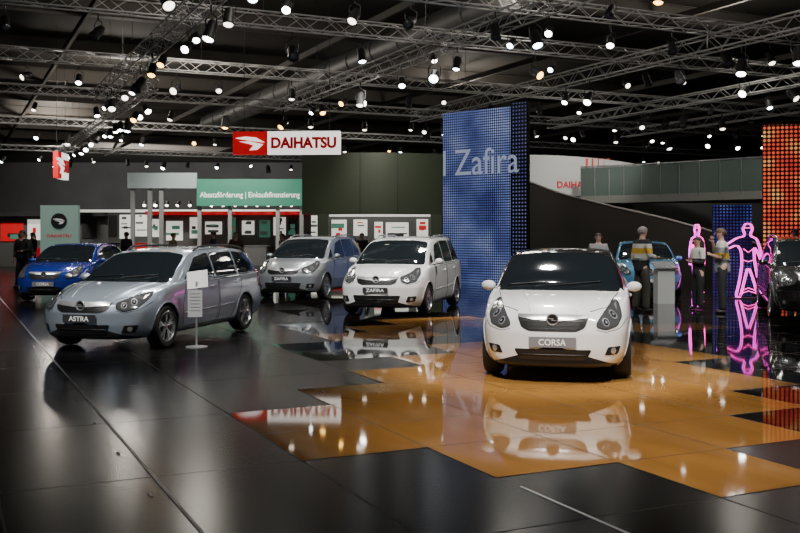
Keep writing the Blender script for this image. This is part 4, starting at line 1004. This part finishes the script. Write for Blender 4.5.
person((-1.45, 36.5, 0), math.radians(170), 1.72, 'visitor in black jacket behind the people carriers', CK, CK, M['hair_dark'], down, down)
person((-4.6, 37.5, 0), math.radians(120), 1.70, 'visitor in red-brown top near the booth', CBR, CN, M['hair_dark'], down, bent)
person((9.95, 24.2, 0), math.radians(160), 1.80, 'visitor in white shirt behind the black car', CW, CN, M['hair_dark'], down, down)
person((-15.3, 40, 0), math.radians(140), 1.75, 'distant visitor in dark clothes in the aisle', CK, CN, M['hair_dark'], down, down, stride=.1)
person((-16.6, 42, 0), math.radians(30), 1.70, 'distant visitor in beige coat walking in the aisle', CB, CN, M['hair_brown'], down, down, stride=.12)

# ------------------------------------------------------------------ lights
def spot(p, t, e, size=50, blend=.6, col=(1, .97, .92), rad=.18):
    l = bpy.data.lights.new('spot_beam', 'SPOT'); l.energy = e; l.spot_size = math.radians(size); l.spot_blend = blend; l.color = col; l.shadow_soft_size = rad
    o = bpy.data.objects.new('spot_beam', l); COL.objects.link(o); o.location = p
    o.rotation_euler = (Vector(t)-Vector(p)).to_track_quat('-Z', 'Y').to_euler(); return o
targets = [((2.1, 12.3), 3500), ((-3.9, 15.4), 3100), ((.1, 21.2), 3900), ((-2.4, 26.2), 3000), ((-8.6, 25), 2400), ((6.7, 25), 1900), ((8.6, 20), 1400), ((6, 20.8), 1600)]
for (x, y), e in targets:
    spot((x-2.5, y-6.5, 7.8), (x, y, .6), e, 34)
    spot((x+3.5, y-3.5, 7.8), (x, y, .6), e*.55, 38)
    spot((x, y+3.5, 7.8), (x, y, .8), e*.35, 38)
spot((1.5, 4, 7.5), (1.8, 8.4, 0), 2800, 42, .9, (1, .92, .8))
for p, t, e, sz in (((-9, 44, 7.6), (-9, 51, 2.6), 3000, 80), ((-1, 36.5, 7.6), (-1, 43, 3.6), 1300, 75), ((-1, 42.8, 2.4), (-1, 48, 1.6), 350, 110), ((-18, 44, 7.6), (-18, 50, 2), 2000, 70), ((9, 40.5, 7.6), (9, 48, 4.6), 1500, 70),
                    ((9, 31, 7.6), (8.5, 39, 2), 1100, 70), ((14, 34, 7.6), (14, 41, 4), 1400, 70), ((-15, 66, 7.6), (-15, 76, 2), 4000, 90), ((-30, 100, 8), (-30, 139, 4), 40000, 90), ((-11, 27, 7.6), (-11.1, 31.4, 1.5), 900, 40), ((-24, 54, 7.6), (-28, 62, 2), 2500, 80)):
    spot(p, t, e, sz, .8, (1, .95, .87), .25)  # added wall-wash spots without fixtures, brightening walls, booths and totem
for p, e in (((-8, 38, 9.9), 420), ((4, 34, 9.9), 350), ((14, 40, 9.9), 380), ((-16, 56, 9.9), 1300), ((4, 60, 9.9), 700), ((-3, 24, 9.9), 300), ((9, 25, 9.9), 280), ((-28, 78, 9.9), 1800)):
    l = bpy.data.lights.new('hall_glow', 'POINT'); l.energy = e; l.shadow_soft_size = .6; l.color = (1, .92, .80)  # added fill light without a fixture, lifts trusses and ceiling
    o = bpy.data.objects.new('hall_glow', l); COL.objects.link(o); o.location = p

w = bpy.data.worlds.new('World'); SC.world = w; w.use_nodes = True
bg = w.node_tree.nodes['Background']; bg.inputs[0].default_value = (.8, .88, 1, 1); bg.inputs[1].default_value = .14

cam = bpy.data.cameras.new('Camera'); cam.lens = 43.2; cam.sensor_width = 36; cam.shift_y = -.0406; cam.clip_end = 400
co = bpy.data.objects.new('Camera', cam); COL.objects.link(co); co.location = (0, 0, 1.68); co.rotation_euler = (math.radians(90), 0, 0)
SC.camera = co
